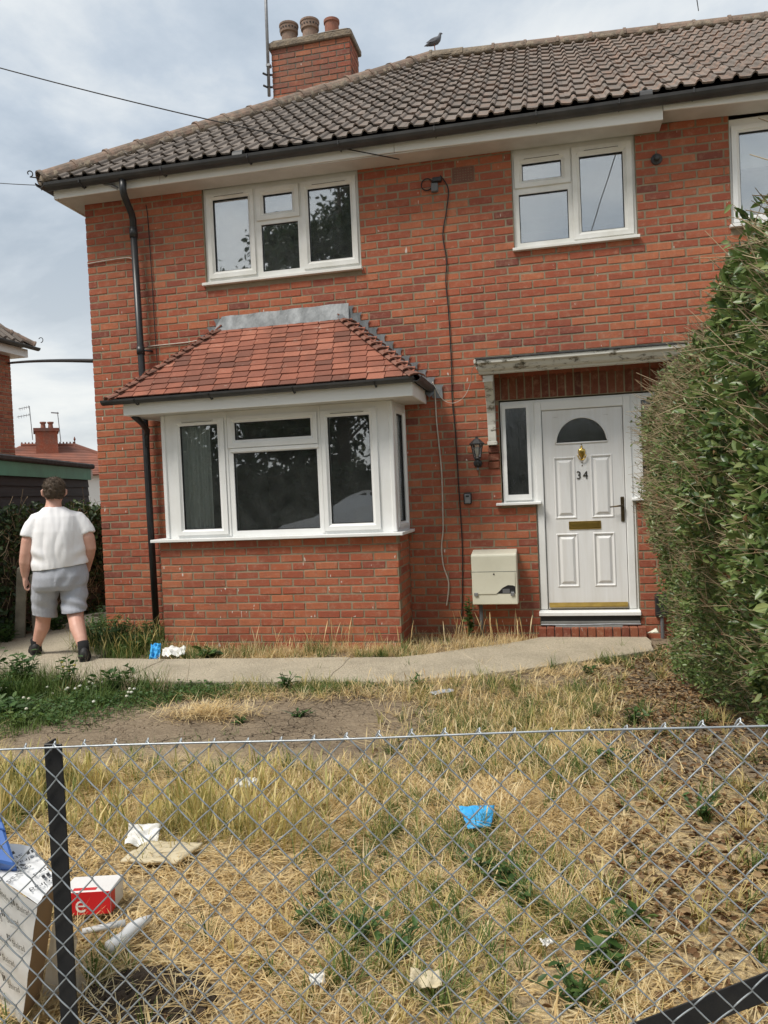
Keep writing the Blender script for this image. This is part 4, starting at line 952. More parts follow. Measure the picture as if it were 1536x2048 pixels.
q = MB(); q.prism([(4.176, .4465), (4.20, .467), (4.235, .502), (4.285, .527), (4.33, .524), (4.3525, .514), (4.3525, .4465)], -.2022, -.2006, 'y'); q.build('broken_hole', 'seal', mbx, recalc=True)
q = MB(); q.box(4.235, 4.30, -.2034, -.2024, .45, .49); q.box(4.31, 4.34, -.2034, -.2024, .447, .47); q.build('meter_inside', 'grey_plastic', mbx)
q = MB(); q.box(3.955, 4.368, -.2025, -.2007, .650, .653); q.build('seam', 'grey_plastic', mbx)
for x in (3.99, 4.325):
    q = MB(); q.box(x-.018, x+.018, -.2125, -.2068, .425, .458); q.build('hinge', 'mast_metal', mbx, bevel=.003)
q = MB(); q.lathe([(.008, 0), (.007, .004)], 10, (4.16, -.2065, .628), Matrix.Rotation(math.pi/2, 4, 'X')); q.build('lock', 'steel_black', mbx)
q = MB(); q.tube([(4.02, -.10, .345), (4.02, -.10, .02)], .018, 10); q.build('pipe', 'grey_plastic', mbx, smooth=True)
ub = thing('utility_box', 'small black utility box low on the wall right of the door', 'utility box', (5.63, -.03, .13))
q = MB(); q.box(5.59, 5.70, -.07, -.002, .20, .40); q.build('case', 'black_plastic', ub, bevel=.006)
q = MB(); q.tube([(5.645, -.04, .20), (5.645, -.04, .0)], .016, 8); q.build('pipe', 'grey_plastic', ub)
def cable(name, label, pts, rad, m, n=6, cat='cable'):
    # smooth through the points
    P = [Vector(p) for p in pts]; out = []
    for i in range(len(P)-1):
        p0, p1, p2, p3 = P[max(i-1, 0)], P[i], P[i+1], P[min(i+2, len(P)-1)]
        for k in range(5):
            t = k/5; out.append(.5*((2*p1)+(p2-p0)*t+(2*p0-5*p1+4*p2-p3)*t*t+(3*p1-p0-3*p2+p3)*t**3))
    out.append(P[-1]); q = MB(); q.tube(out, rad, n); o = q.build(name, m, smooth=True); tag(o, label, cat); return o
cable('cable', 'thin black cable running down the brick wall between bay and door', [(3.79, -.02, 4.405), (3.86, -.012, 4.27), (3.83, -.01, 4.05), (3.79, -.01, 3.85), (3.815, -.01, 3.6), (3.80, -.01, 3.4), (3.815, -.01, 3.1), (3.822, -.01, 2.6), (3.815, -.01, 2.3), (3.832, -.01, 2.0), (3.845, -.01, 1.4), (3.855, -.01, .85), (3.83, -.012, .3), (3.81, -.02, .03)], .006, 'cable_black')
cable('cable', 'white cable dangling on the wall to the right of the bay', [(3.64, -.05, 2.46), (3.652, -.016, 2.37), (3.656, -.012, 2.1), (3.668, -.012, 1.9), (3.685, -.012, 1.6), (3.682, -.012, 1.3), (3.676, -.012, 1.05), (3.655, -.014, .88), (3.665, -.016, .7), (3.708, -.018, .55), (3.70, -.016, .42), (3.68, -.016, .31)], .0075, 'cable_white')
cable('cable', 'thin white wire slung from bay gutter to the door canopy corner', [(3.64, -.05, 2.46), (3.72, -.03, 2.30), (3.82, -.02, 2.25), (3.93, -.03, 2.30), (4.0, -.06, 2.42), (4.03, -.15, 2.53), (4.08, -.30, 2.565)], .0035, 'cable_white')
cable('cable', 'pale cable clipped across bricks at the upper left corner', [(.01, -.012, 3.975), (.2, -.012, 3.985), (.42, -.012, 3.99), (.50, -.014, 3.985), (.565, -.03, 3.955)], .006, 'cable_white')
cable('cable', 'pale cable clipped between downpipe and the bay roof flashing', [(.66, -.02, 3.05), (.9, -.012, 3.055), (1.15, -.012, 3.06), (1.36, -.012, 3.085)], .006, 'cable_white')
cable('cable', 'thin black cable running beside the black downpipe', [(.73, -.03, 4.50), (.735, -.012, 4.35), (.745, -.012, 3.8), (.75, -.012, 3.2), (.765, -.012, 2.5), (.78, -.012, 1.6), (.79, -.012, .8), (.81, -.02, .1)], .0045, 'cable_black')
jb = thing('cable_junction', 'black cable junction box with loop high on the wall', 'junction box', (3.72, 0, 4.28))
q = MB(); q.box(3.715, 3.80, -.05, -.003, 4.345, 4.385); q.build('splitter', 'black_plastic', jb, bevel=.004)
q = MB(); q.box(3.70, 3.765, -.045, -.003, 4.255, 4.335); q.build('box', 'grey_plastic', jb, bevel=.006)
q = MB(); q.tube([(3.66+.055*math.cos(t_), -.02, 4.335+.055*math.sin(t_)) for t_ in [k/18*2*math.pi for k in range(19)]], .006, 6); q.build('loop', 'cable_black', jb, smooth=True)
q = MB(); q.lathe([(.05, 0), (.048, .012), (.028, .02), (.022, .05), (.015, .055)], 14, (5.735, -.001, 4.30), Matrix.Rotation(math.pi/2, 4, 'X')); tag(q.build('flue_terminal', 'gutter_black', smooth=False), 'round dark vent cap on bricks between the two upper right windows', 'vent')
def wire(name, label, a, b, drop, rad=.007):
    a, b = Vector(a), Vector(b); q = MB(); q.tube([a.lerp(b, k/24)-Vector((0, 0, drop*4*(k/24)*(1-k/24))) for k in range(25)], rad, 5); tag(q.build(name, 'cable_black', smooth=True), label, 'overhead wire')
wire('overhead_wire', 'overhead wire crossing the sky down to the eaves above the bay', (-6.5, -1.2, 8.35), (3.45, -.27, 4.50), .25, .006)
wire('overhead_wire', 'short overhead wire ending at the left corner of the eaves', (-7, 5.0, 7.9), (.52, -.29, 4.625), .10, .005)
q = MB(); q.tube([(.28, -.22, 4.70), (.50, -.285, 4.632)], .010, 6); q.tube([(.5, -.285, 4.632), (.56, -.264, 4.60)], .016, 6); tag(q.build('wire_anchor', 'mast_metal'), 'silver wire anchor on white fascia beside the downpipe top', 'wire anchor')
wire('overhead_wire', 'overhead wire meeting the ridge at the top right', (5.2, -4.0, 3.6+.9), (6.72, 3.15, 7.30), -.12, .006)
q = MB(); a_, b_ = Vector((0, .02, 2.96)), Vector((-5.72, 6.0, 4.30)); q.tube([a_.lerp(b_, k/12)-Vector((0, 0, -.02*4*(k/12)*(1-k/12))) for k in range(13)], .022, 7)
tag(q.build('service_cable', 'cable_black', smooth=True), 'thick dark service cable strung between the two houses', 'cable')
mast = thing('aerial_mast', 'grey aerial mast strapped to the left side of the chimney', 'aerial mast', (1.25, 2.47, 6.75))
q = MB(); q.tube([(1.235, 2.46, 6.74), (1.262, 2.46, 8.9)], .021, 10); q.build('pole', 'mast_metal', mast, smooth=True)
for z in (6.86, 7.02):
    q = MB(); q.tube([(1.17, 2.44, z+.02), (1.22, 2.44, z-.01), (1.28, 2.48, z)], .014, 6); q.build('bracket', 'steel_black', mast)
q = MB(); q.box(1.22, 1.275, 2.43, 2.50, 7.12, 7.15); q.build('clamp', 'mast_metal', mast)
# pigeon on the ridge
pg = thing('pigeon', 'grey pigeon perched on the roof ridge', 'pigeon', (3.36, 3.25, 7.43))
pv = Vector((3.36, 3.25, 7.435)); q = MB()
bp = [(-.21, .075, .004), (-.16, .085, .022), (-.10, .105, .05), (-.03, .125, .072), (.04, .145, .075), (.085, .175, .058), (.108, .215, .037), (.116, .245, .031), (.128, .265, .029), (.148, .268, .017), (.172, .258, .003)]
bp = [(x*.68, (z-.075)*.68+.06, rr*.68) for x, z, rr in bp]
q.tube([pv+Vector((x, 0, z)) for x, z, _ in bp], [rr for *_, rr in bp], 12, ref=(0, 1, 0)); q.build('body', 'pigeon', pg, smooth=True)
for s_ in (-1, 1):
    q = MB(); q.tube([pv+Vector((.0, .018*s_, .06)), pv+Vector((.005, .018*s_, -.04))], .005, 5); q.build('leg', 'terracotta', pg)
    q = MB(); q.prism([(x*.68, (z-.075)*.68+.06) for x, z in [(-.17, .095), (-.05, .165), (.05, .175), (.06, .12), (-.03, .095)]], .0, .006, 'y', Matrix.Translation(pv+Vector((0, .046*s_-.003, 0)))); q.build('wing', 'pigeon', pg, bevel=.003)

# ------------------------------------------------------------------ neighbours
nb = thing('neighbour_house', 'neighbouring brick house cut off at the left edge', 'house', (-9, 2, 0))
NX, NY = -5.72, 6.05
mb = MB(); mb.box(-13, NX-.006, -2.5, NY-.006, 0, 4.46); nwall = mb.build('wall', 'mortar', nb)
bl = []
for k in range(16, 60): bl += [(x, H0+k*.075+.0375, l) for x, l in course_bricks(2.4, NY, k, [])]
lay([b for b in bl if b[1] < 4.45], Matrix.Translation((NX, 0, 0)) @ Matrix.Rotation(math.pi/2, 4, 'Z'), nwall, 120, camd, 'brick_far')
mb = MB(); mb.box(-13, NX+.22, -2.8, NY+.25, 4.44, 4.60); mb.build('fascia', 'fascia', nb)
mb = MB(); hz, ov_ = 4.66, .32
mb.add([(-13.3, -2.9, hz), (NX+ov_, -2.9, hz), (NX+ov_, NY+.32, hz), (-13.3, NY+.32, hz), (-9.3, 1.6, 7.4), (-9.3, 1.9, 7.4)], [(0, 1, 4), (1, 2, 5, 4), (2, 3, 5), (3, 0, 4, 5), (3, 2, 1, 0)])
nroof = mb.build('roof', 'roof_tile', nb)
for i in range(14):
    a = Vector((NX+ov_, NY+.32, hz)).lerp(Vector((-9.3, 1.9, 7.4)), i/14); b = Vector((NX+ov_, NY+.32, hz)).lerp(Vector((-9.3, 1.9, 7.4)), (i+1)/14)
    half_round(a, b, .12, 'ridge', 'hip_tile', nroof, .02)
gutter([(NX+ov_+.03, -2.9, 4.64), (NX+ov_+.03, NY+.40, 4.64)], .06, 'gutter', nb)
for row in range(5):
    tq = MB()
    for k in range(30):
        y = NY+.2-k*.24; xx = NX+ov_-.02-row*.28; zz_ = hz+.03+row*.28*.76
        if y > NY+.32-row*.36: continue
        tq.rn = rng.uniform(.01, .99); tq.tube([(xx+.02, y, zz_), (xx-.26, y, zz_+.215)], .045, 6, caps=True)
    tq.build('tile_row', 'roof_tile', nroof, kind='stuff')
q = MB(); q.tube([(NX+.42+.05*math.cos(t_), NY+.40, 4.80+.05*math.sin(t_)) for t_ in [-1.6+k*.3 for k in range(15)]], .008, 5); q.build('hip_iron', 'steel_black', nb)
# black shed
shd = thing('garden_shed', 'black boarded shed with mint green fascia behind the ivy', 'shed', (-2.9, 2.2, 0))
sa, sb = Vector((-1.52, .2, 0)), Vector((-2.42, 3.45, 0)); dv = (sb-sa).normalized(); ln_ = (sb-sa).length
Msh = Matrix.Translation(sa) @ Matrix(((dv.x, -dv.y, 0, 0), (dv.y, dv.x, 0, 0), (0, 0, 1, 0), (0, 0, 0, 1)))   # local x along the wall, -y outwards (towards the garden)
for i in range(13):
    z0 = .12+i*.132; q = MB(); q.prism([(-.006, z0), (-.022, z0), (-.006, z0+.142), (.0, z0+.142)], -.6, ln_-.02+rng.uniform(-.006, .006), 'x', Msh); q.build('board', 'shed_board', shd, recalc=True)
q = MB(); q.box(-.6, ln_-.03, .001, .05, .05, 1.86, Msh); q.box(ln_-.08, ln_-.03, .05, 2.2, .05, 1.86, Msh); q.build('wall', 'shed_board', shd)
q = MB(); q.box(-.7, ln_-.16, -.05, -.026, 1.82, 1.99, Msh); q.build('fascia', 'green_paint', shd)
q = MB(); q.box(ln_-.155, ln_+.02, -.05, -.026, 1.82, 1.99, Msh); q.build('fascia', 'green_paint', shd)
q = MB(); q.box(ln_+.022, ln_+.09, -.052, .0, 1.84, 1.985, Msh); q.build('corner_trim', 'upvc_old', shd)
q = MB(); q.box(-.7, ln_+.12, -.09, 2.3, 1.992, 2.07, Msh); q.build('roof', 'felt', shd, bevel=.02)
# far house with red tiled roof
fh_ = thing('far_house', 'distant house with red hipped roof, chimney and white wall', 'house', (-14.5, 21.0, 0))
fd = Vector((-.60, .80, 0)); fr_ = Vector((.80, .60, 0)); fo = Vector((-15.1, 20.2, 0))
Mf = Matrix(((fr_.x, fd.x, 0, fo.x), (fr_.y, fd.y, 0, fo.y), (0, 0, 1, 0), (0, 0, 0, 1)))   # local x right, y away
mb = MB(); mb.box(-3.6, 3.6, 0, 7, 0, 2.62, Mf); mb.build('wall', 'render_white', fh_)
mb = MB(); vs = [Mf @ Vector(v) for v in ((-3.9, -.3, 2.62), (3.9, -.3, 2.62), (3.9, 7.3, 2.62), (-3.9, 7.3, 2.62), (-1.15, 3.2, 4.1), (1.05, 3.2, 4.08))]
mb.add(vs, [(0, 1, 5, 4), (1, 2, 5), (2, 3, 4, 5), (3, 0, 4), (3, 2, 1, 0)]); frf = mb.build('roof', 'far_roof', fh_)
for i in range(18):
    t0 = i/18; rowm = MB(); zA, zB = 2.64+(4.10-2.64)*t0, 2.64+(4.10-2.64)*(t0+.066); yA, yB = -.3+3.5*t0, -.3+3.5*(t0+.066); xl, xr = -3.9+2.75*t0, 3.9-2.85*t0
    rowm.add([Mf @ Vector(v) for v in ((xl, yA, zA+.03), (xr, yA, zA+.03), (xr-.1, yB, zB+.008), (xl+.1, yB, zB+.008), (xl, yA, zA), (xr, yA, zA))], [(0, 1, 2, 3), (4, 5, 1, 0)]); rowm.build('tile_row', 'far_roof', frf)
q = MB(); q.tube([Mf @ Vector((-1.15, 3.2, 4.13)), Mf @ Vector((1.05, 3.2, 4.11))], .09, 8); q.build('ridge_tile', 'far_roof', frf)
for k in range(16):
    q = MB(); q.box(-1.1+k*.14-.03, -1.1+k*.14+.03, 3.17, 3.23, 4.2, 4.27, Mf); q.build('crest', 'far_roof', frf)
q = MB(); q.lathe([(.04, 4.15), (.02, 4.3), (.05, 4.38), (.01, 4.5)], 8, Mf @ Vector((1.05, 3.2, 0))); q.build('finial', 'far_roof', frf)
q = MB(); q.tube([Mf @ Vector((1.05, 3.2, 4.10)), Mf @ Vector((3.9, -.3, 2.65))], .10, 8); q.build('hip_tile', 'far_roof', frf)
q = MB(); q.box(-.55, .33, 2.2, 3.6, 3.4, 4.66, Mf); fch = q.build('chimney', 'brick_chimney', fh_)
q = MB(); q.box(-.62, .40, 2.13, 3.67, 4.66, 4.80, Mf); q.build('chimney_cap', 'brick_chimney', fch)
for x in (-.22, .08):
    q = MB(); q.lathe([(.11, 4.8), (.09, 5.0), (.13, 5.04), (.13, 5.1)], 10, Mf @ Vector((x, 2.6, 0))); q.build('chimney_pot', 'pot_clay', fch)
fa = thing('tv_aerial', 'thin two-armed aerial left of the distant chimney', 'aerial', Mf @ Vector((-.66, 2.2, 4.0)))
q = MB(); q.tube([Mf @ Vector((-.66, 2.3, 4.3)), Mf @ Vector((-.72, 2.3, 5.75))], .018, 5); q.build('mast', 'mast_metal', fa)
for z, w_ in ((5.72, .42), (5.38, .5)):
    q = MB(); q.tube([Mf @ Vector((-.72, 2.3, z)), Mf @ Vector((-.72-w_, 2.1, z-.12))], .014, 5)
    for k in range(5): q.tube([Mf @ Vector((-.75-w_*k/5, 2.2, z-.02-.024*k-.07)), Mf @ Vector((-.75-w_*k/5, 2.2, z-.02-.024*k+.07))], .009, 4)
    q.build('arm', 'mast_metal', fa)
fa2 = thing('tv_aerial', 'thin single aerial right of the distant chimney', 'aerial', Mf @ Vector((.42, 2.2, 4.0)))
q = MB(); q.tube([Mf @ Vector((.45, 2.3, 4.2)), Mf @ Vector((.38, 2.3, 5.5))], .018, 5); q.build('mast', 'mast_metal', fa2)
q = MB(); q.tube([Mf @ Vector((.42, 2.3, 5.45)), Mf @ Vector((.12, 2.2, 5.46))], .03, 5); q.build('arm', 'mast_metal', fa2)
q = MB(); q.box(2.72, 3.12, -.06, -.005, 1.3, 2.5, Mf); fwn = q.build('window', 'upvc', fh_)
for z0, z1 in ((1.4, 1.95), (2.05, 2.4)):
    q = MB(); q.box(2.78, 3.06, -.08, -.062, z0, z1, Mf); q.build('pane', 'car_glass', fwn)

# ------------------------------------------------------------------ chain link fence
fence = thing('chain_link_fence', 'low chain link wire fence across the front of the garden', 'fence', (4.3, -5.82, 0))
fy = lambda x: -5.87+(x-3.6)*.068
ftop = lambda x: .897+(x-3.5)*.037
def wpt(x, z, dy=0): return Vector((x, fy(x)+dy, z))
PW, PH = .0712, .0745
xs0 = 2.95
rows_ = 26
nw = int((6.05-xs0)/(PW/2))
def warp(x, z):   # slack in the mesh
    dx = .010*math.sin(z*5.2+x*2.1)+.006*math.sin(z*11+x*7)+.03*max(0, x-4.4)*(z-.9)*-.6
    return x+dx, z+.004*math.sin(x*9+z*6)
for i in range(nw):
    cx_ = xs0+i*PW/2; pts = []
    zt_ = ftop(cx_)
    for k in range(rows_*4+1):
        ph = k/4; zz_ = zt_+.004-ph*PH/2
        if zz_ < .02: break
        tri = abs((ph % 2)-1); s_ = 1-2*tri                 # -1..1 zigzag
        s_ = math.copysign(min(1, abs(s_)*1.0), s_)
        if i % 2: s_ = -s_
        x = cx_+s_*PW*.268; dy = .0024*math.sin(math.pi*ph)*(1 if i % 2 else -1)
        xw, zw = warp(x, zz_); pts.append(wpt(xw, zw, dy*(1 if True else -1)))
    # knuckle at the top hooks over the line wire
    t0 = pts[0]
    if i % 2: pts = [t0+Vector((-.014, .005, -.016)), t0+Vector((-.004, .006, .002)), t0+Vector((.0, .003, .006))]+pts
    else: pts = pts[3:] if False else pts
    q = MB(); q.tube(pts, .0018, 6); q.build('mesh_wire', 'galvanised', fence, smooth=True)
q = MB(); q.tube([wpt(x, ftop(x)-.001+.0015*math.sin(x*7), -.002) for x in np.linspace(2.9, 6.1, 40)], .0022, 6); q.build('line_wire', 'galvanised', fence, smooth=True)
def angle_iron(a, b, wdir, odir, wd=.042, t=.005, name='post', parent=None):
    a, b = Vector(a), Vector(b); wdir, odir = Vector(wdir), Vector(odir); q = MB()
    sec = [(0, 0), (wd, 0), (wd, t), (t, t), (t, wd), (0, wd)]
    q.loft([[p+wdir*x+odir*y for x, y in sec] for p in (a, b)]); return q.build(name, 'steel_black', parent, recalc=True, bevel=.001)
post = thing('fence_post', 'black angle iron fence post behind the wire at left', 'fence post', (3.62, -5.85, 0))
angle_iron((3.612, fy(3.62)+.008, -.1), (3.606, fy(3.62)+.008, .905), (1, .07, 0), (-.07, 1, 0), name='angle_bar', parent=post)
st = thing('fence_strut', 'black angle iron strut slanting to the ground at lower right', 'fence strut', (4.9, -5.6, 0))
a_, b_ = Vector((4.70, -5.60, .078)), Vector((5.62, -5.69, .614)); d_ = (b_-a_).normalized()
wv = Vector((-d_.z*.96, .25, d_.x*.96)).normalized(); ov2 = d_.cross(wv).normalized()
angle_iron(a_-d_*.12, b_, wv, ov2 if ov2.y > 0 else -ov2, wd=.05, name='angle_bar', parent=st)
p2 = thing('fence_post', 'black fence post past the right edge holding the strut', 'fence post', (5.64, -5.72, 0))
angle_iron((5.63, fy(5.64)+.008, -.1), (5.63, fy(5.64)+.008, .98), (1, .07, 0), (-.07, 1, 0), name='angle_bar', parent=p2)

# ------------------------------------------------------------------ rubbish
pk = thing('wrapped_radiator_pack', 'white printed wrapped radiator package leaning behind the left fence post', 'package', (3.2, -5.5, 0))
tA, tB, tC, tD = Vector((3.432, -5.688, .435)), Vector((3.418, -5.591, .448)), Vector((3.225, -5.432, .45)), Vector((2.86, -5.40, .45))
lean = Vector((-.185, .145, -.43)); bA, bB, bC, bD = tA+lean, tB+lean, tC+lean, tD+lean
def patch(name, c00, c10, c11, c01, m, nu=14, nv=20, amp=.004, parent=None, seed=0):
    V, F_ = [], []
    nrm = (c10-c00).cross(c01-c00).normalized()
    for j in range(nv+1):
        for i in range(nu+1):
            s_, t_ = i/nu, j/nv; p = c00*(1-s_)*(1-t_)+c10*s_*(1-t_)+c11*s_*t_+c01*(1-s_)*t_
            h = mnoise.noise(Vector((s_*5+seed, t_*7, seed*1.7)))+.5*mnoise.noise(Vector((s_*13, t_*15+seed, 3)))
            V.append(p+nrm*h*amp)
    for j in range(nv):
        for i in range(nu): a = j*(nu+1)+i; F_.append((a, a+1, a+nu+2, a+nu+1))
    mb = MB(); mb.add(V, F_); return mb.build(name, m, parent, smooth=True)
patch('wrap_front', bD, bA, tA, tD, 'packaging', amp=.004, parent=pk, seed=1)
patch('wrap_top', tD, tA, tB, tC, 'packaging', amp=.006, parent=pk, seed=2)
patch('cardboard_end', bA, bB, tB, tA, 'cardboard', 4, 12, .002, parent=pk, seed=3)
patch('wrap_back', bB, bC, tC, tB, 'cardboard', 6, 12, .002, parent=pk, seed=4)
def printed(txt, c00, c10, c01, nrm, u_, v_, size, rot, m='print_black', par=pk):
    """flat print on the plane spanned by c00->c10 and c00->c01, metres along each"""
    ex = (c10-c00).normalized(); nz = nrm; ey = nz.cross(ex).normalized()
    p = c00+ex*u_+ey*v_+nz*.0075
    me = text_mesh(txt, size, 0); o = link('print', me, m, par)
    Rm = Matrix(((ex.x, ey.x, nz.x, p.x), (ex.y, ey.y, nz.y, p.y), (ex.z, ey.z, nz.z, p.z), (0, 0, 0, 1))) @ Matrix.Rotation(rot, 4, 'Z')
    o.matrix_basis = Rm; return o
nF = (tA-bA).cross(bD-bA).normalized();
if nF.y > 0: nF = -nF
nT = (tB-tA).cross(tD-tA).normalized()
if nT.z < 0: nT = -nT
exF = (bA-bD).normalized(); eyF = nF.cross(exF); shear = (tA-bA).dot(exF)/(tA-bA).dot(eyF); LF = (tA-tD).length
def mark(c0, c1, c2, nrm, u_, v_, rot, par=pk):
    ex = (c1-c0).normalized(); ey = nrm.cross(ex).normalized(); cs, sn = math.cos(rot), math.sin(rot)
    for dx_ in (-.006, .006):
        q = MB(); pts = []
        for a, b in ((-.0042, -.010), (.0042, -.0085), (.0042, .010), (-.0042, .0085)):
            a += dx_; pts.append(c0+ex*(u_+a*cs-b*sn)+ey*(v_+a*sn+b*cs)+nrm*.0076)
        q.add(pts, [(0, 1, 2, 3)]); q.build('print_mark', 'print_black', par)
k = 0
for row in range(6):
    for col in range(3):
        uu = LF-.055-col*.095-(.045 if row % 2 else 0)-.25*0; vv = .40-row*.068+.01*math.sin(col*3+row)
        if vv < .03: continue
        uu += vv*shear
        rt = (.10, -.12, .2, -.25, .15, 3.1)[(row*2+col*3) % 6]
        printed('Stelrad', bD+(tD-bD)*0, bA, tD, nF, uu, vv, .026, rt); 
        if row < 4: printed('RADIATORS', bD, bA, tD, nF, uu, vv-.017, .008, rt, 'print_grey')
        mark(bD, bA, tD, nF, uu-.055, vv+.004, rt)
for uu, vv, rt in ((.06, .05, 1.35), (.12, .09, 1.5), (.17, .035, 1.9), (.215, .085, 1.3), (.02, .11, 1.7), (.26, .05, 1.4)):
    printed('Stelrad', tA, tD, tB, nT, uu, -vv, .027, rt+math.pi*0); mark(tA, tD, tB, nT, uu+.03, -min(vv+.02, .11), rt)
# clear plastic bag edge
pl = MB(); n = 16; R_ = []
for j in range(n+1):
    t_ = j/n; ctr = tB.lerp(Vector((3.36, -5.40, .0)), t_); row = []
    for i in range(7):
        s_ = i/6; a = ctr.lerp(bB+(tB-bB)*(1-t_)+Vector((.004, .004, 0)), s_)+Vector((.012*math.sin(j*1.1+i), .012*math.sin(j*.9+i*1.7), 0))*(1-s_); row.append(a)
    R_.append(row)
for j in range(n):
    for i in range(6): pl.add([R_[j][i], R_[j][i+1], R_[j+1][i+1], R_[j+1][i]], [(0, 1, 2, 3)])
mat('plastic_sheet', (.56, .52, .45), (.66, .63, .58), 9, .3, .5, 18, spec=.6)
pl.build('plastic_sheet', 'plastic_sheet', pk, smooth=True)
bb = thing('blue_box', 'blue plastic box tipped on the package at the left edge', 'box', (3.1, -5.45, .45))
P1, P2, P3 = Vector((3.283, -5.574, .468)), Vector((3.185, -5.505, .565)), Vector((3.235, -5.585, .482))
e1, e2 = (P2-P1)*1.6, (P3-P1)*4; nn = e2.cross(e1).normalized(); nn = nn if nn.y > 0 else -nn
q = MB(); cs = [P1, P1+e2, P1+e2+e1, P1+e1]; q.loft([[c for c in cs], [c+nn*.10 for c in cs]]); q.build('case', 'blue_box', bb, recalc=True, bevel=.006)
q = MB(); cs2 = [P1+e1*.45+e2*-.01, P1+e1*.45+e2*1.01, P1+e1*.56+e2*1.01, P1+e1*.56-e2*.01]; q.loft([[c-nn*.006 for c in cs2], [c+nn*.03 for c in cs2]]); q.build('rib', 'blue_box', bb, recalc=True, bevel=.003)
rb = thing('red_box', 'red and white carton lying in straw beside the fence post', 'carton', (3.14, -4.98, 0))
Mb = Matrix.Translation((3.10, -4.985, .02)) @ Matrix.Rotation(math.radians(14), 4, 'Z') @ Matrix.Rotation(math.radians(-5), 4, 'X')
q = MB(); q.box(-.09, .085, -.06, .075, 0, .078, Mb); q.build('carton', 'white_card', rb, bevel=.002)
q = MB(); q.box(-.0895, .0845, -.0625, -.0605, .002, .0765, Mb); q.build('red_face', 'red_card', rb)
q = MB(); q.box(.0855, .087, -.058, -.02, .004, .074, Mb); q.build('red_edge', 'red_card', rb)
q = MB(); q.box(-.05, .03, -.05, -.03, .0785, .0795, Mb); q.build('red_stripe', 'red_card', rb)
o = link('print', text_mesh('e', .085, 0), 'white_card', rb); o.matrix_basis = Mb @ Matrix.Translation((-.018, -.0635, .036)) @ Matrix.Rotation(math.pi/2, 4, 'X')
def crumple(name, label, cat, m, loc, size, rotz, amp=.02, tilt=(0, 0), n=12, thick=.0015, seed=0, outline=None, curl=0):
    V, F_ = [], []; R_ = Matrix.Rotation(rotz, 4, 'Z') @ Matrix.Rotation(tilt[0], 4, 'X') @ Matrix.Rotation(tilt[1], 4, 'Y')
    for j in range(n+1):
        for i in range(n+1):
            s_, t_ = i/n-.5, j/n-.5
            if outline: s_, t_ = outline(s_, t_)
            h = mnoise.noise(Vector((s_*4+seed, t_*4, seed)))+.6*mnoise.noise(Vector((s_*9+seed, t_*9, 5)))+curl*(s_*s_*4)
            V.append(R_ @ Vector((s_*size[0], t_*size[1], h*amp+amp*.9))+Vector(loc))
    for j in range(n):
        for i in range(n): a = j*(n+1)+i; F_.append((a, a+1, a+n+2, a+n+1))
    mb = MB(); mb.add(V, F_); me = mb.mesh(name, m, smooth=True); bm = bmesh.new(); bm.from_mesh(me); bmesh.ops.solidify(bm, geom=bm.faces[:], thickness=thick); bm.to_mesh(me); bm.free()
    return tag(link(name, me), label, cat)
crumple('face_mask', 'bright blue face mask lying on the dry grass', 'face mask', 'blue_mask', (4.375, -4.16, .05), (.12, .11), .2, .009, (.5, .1), seed=4, outline=lambda a, b: (a*(1+.5*(b+.1)), b+.12*a))
crumple('paper_scrap', 'white torn paper lying in straw above the beige board', 'paper', 'paper', (3.02, -4.50, .045), (.13, .10), .3, .022, (.5, .1), seed=8)
crumple('beige_board', 'beige flat board piece lying on straw near the torn paper', 'board', 'beige_board', (3.155, -4.59, .03), (.24, .14), .05, .008, (.12, 0), thick=.012, seed=2, outline=lambda a, b: (a+.2*b, b))
crumple('foil_packet', 'silver crumpled packet at the edge of the bare soil', 'packet', 'foil', (3.93, -2.1, .02), (.17, .08), .7, .015, seed=6)
crumple('blue_bag', 'blue crumpled plastic bag in weeds beside the bay corner', 'bag', 'blue_mask', (1.13, -1.0, .055), (.09, .15), .2, .045, (1.0, .2), seed=11)
crumple('crumpled_paper', 'dirty white crumpled wrapper beside the blue bag', 'wrapper', 'paper', (1.30, -.97, .03), (.20, .14), .4, .045, (.35, 0), seed=14)
crumple('paper_scrap', 'small white paper scrap in the tall grass at mid left', 'paper', 'paper', (3.26, -3.98, .07), (.12, .06), .9, .02, (.4, .2), seed=17)
crumple('paper_scrap', 'small curled white scrap in the foreground right of centre', 'paper', 'paper', (4.66, -5.0, .03), (.045, .022), .7, .012, (.4, .2), seed=19, curl=.6)
crumple('plastic_scrap', 'pale plastic scrap on straw at the bottom centre', 'plastic scrap', 'paper', (4.02, -5.28, .03), (.045, .035), .4, .016, (.3, .1), seed=23)
crumple('cardboard_scrap', 'curled pale brown leaf of card at the bottom centre', 'card scrap', 'beige_board', (4.33, -5.24, .03), (.09, .05), .1, .02, (.3, .1), seed=29, curl=.5)
crumple('wedge_scrap', 'cream broken plastic piece at the right end of the door step', 'plastic piece', 'cream_plastic', (5.545, -.16, .08), (.09, .045), .4, .006, (.7, -.3), seed=31, outline=lambda a, b: (a, b*(.5+a)*1.1))
q = MB(); d_ = Vector((.34, .94, .1)).normalized(); c_ = Vector((3.31, -5.22, .03)); q.tube([c_+d_*t_+Vector((.006*math.sin(t_*40), 0, 0)) for t_ in (0, .03, .06, .10, .14, .17)], [.022, .025, .021, .024, .018, .010], 7); tb = tag(q.build('plastic_wrap_tube', 'packaging', smooth=True), 'white rolled plastic tube on straw below the red carton', 'tube')
q = MB(); q.tube([(3.18, -5.16, .04), (3.30, -5.10, .045)], [.010, .012], 8); tag(q.build('plastic_stick', 'packaging', smooth=True), 'thin white plastic stick just behind the rolled tube', 'stick')

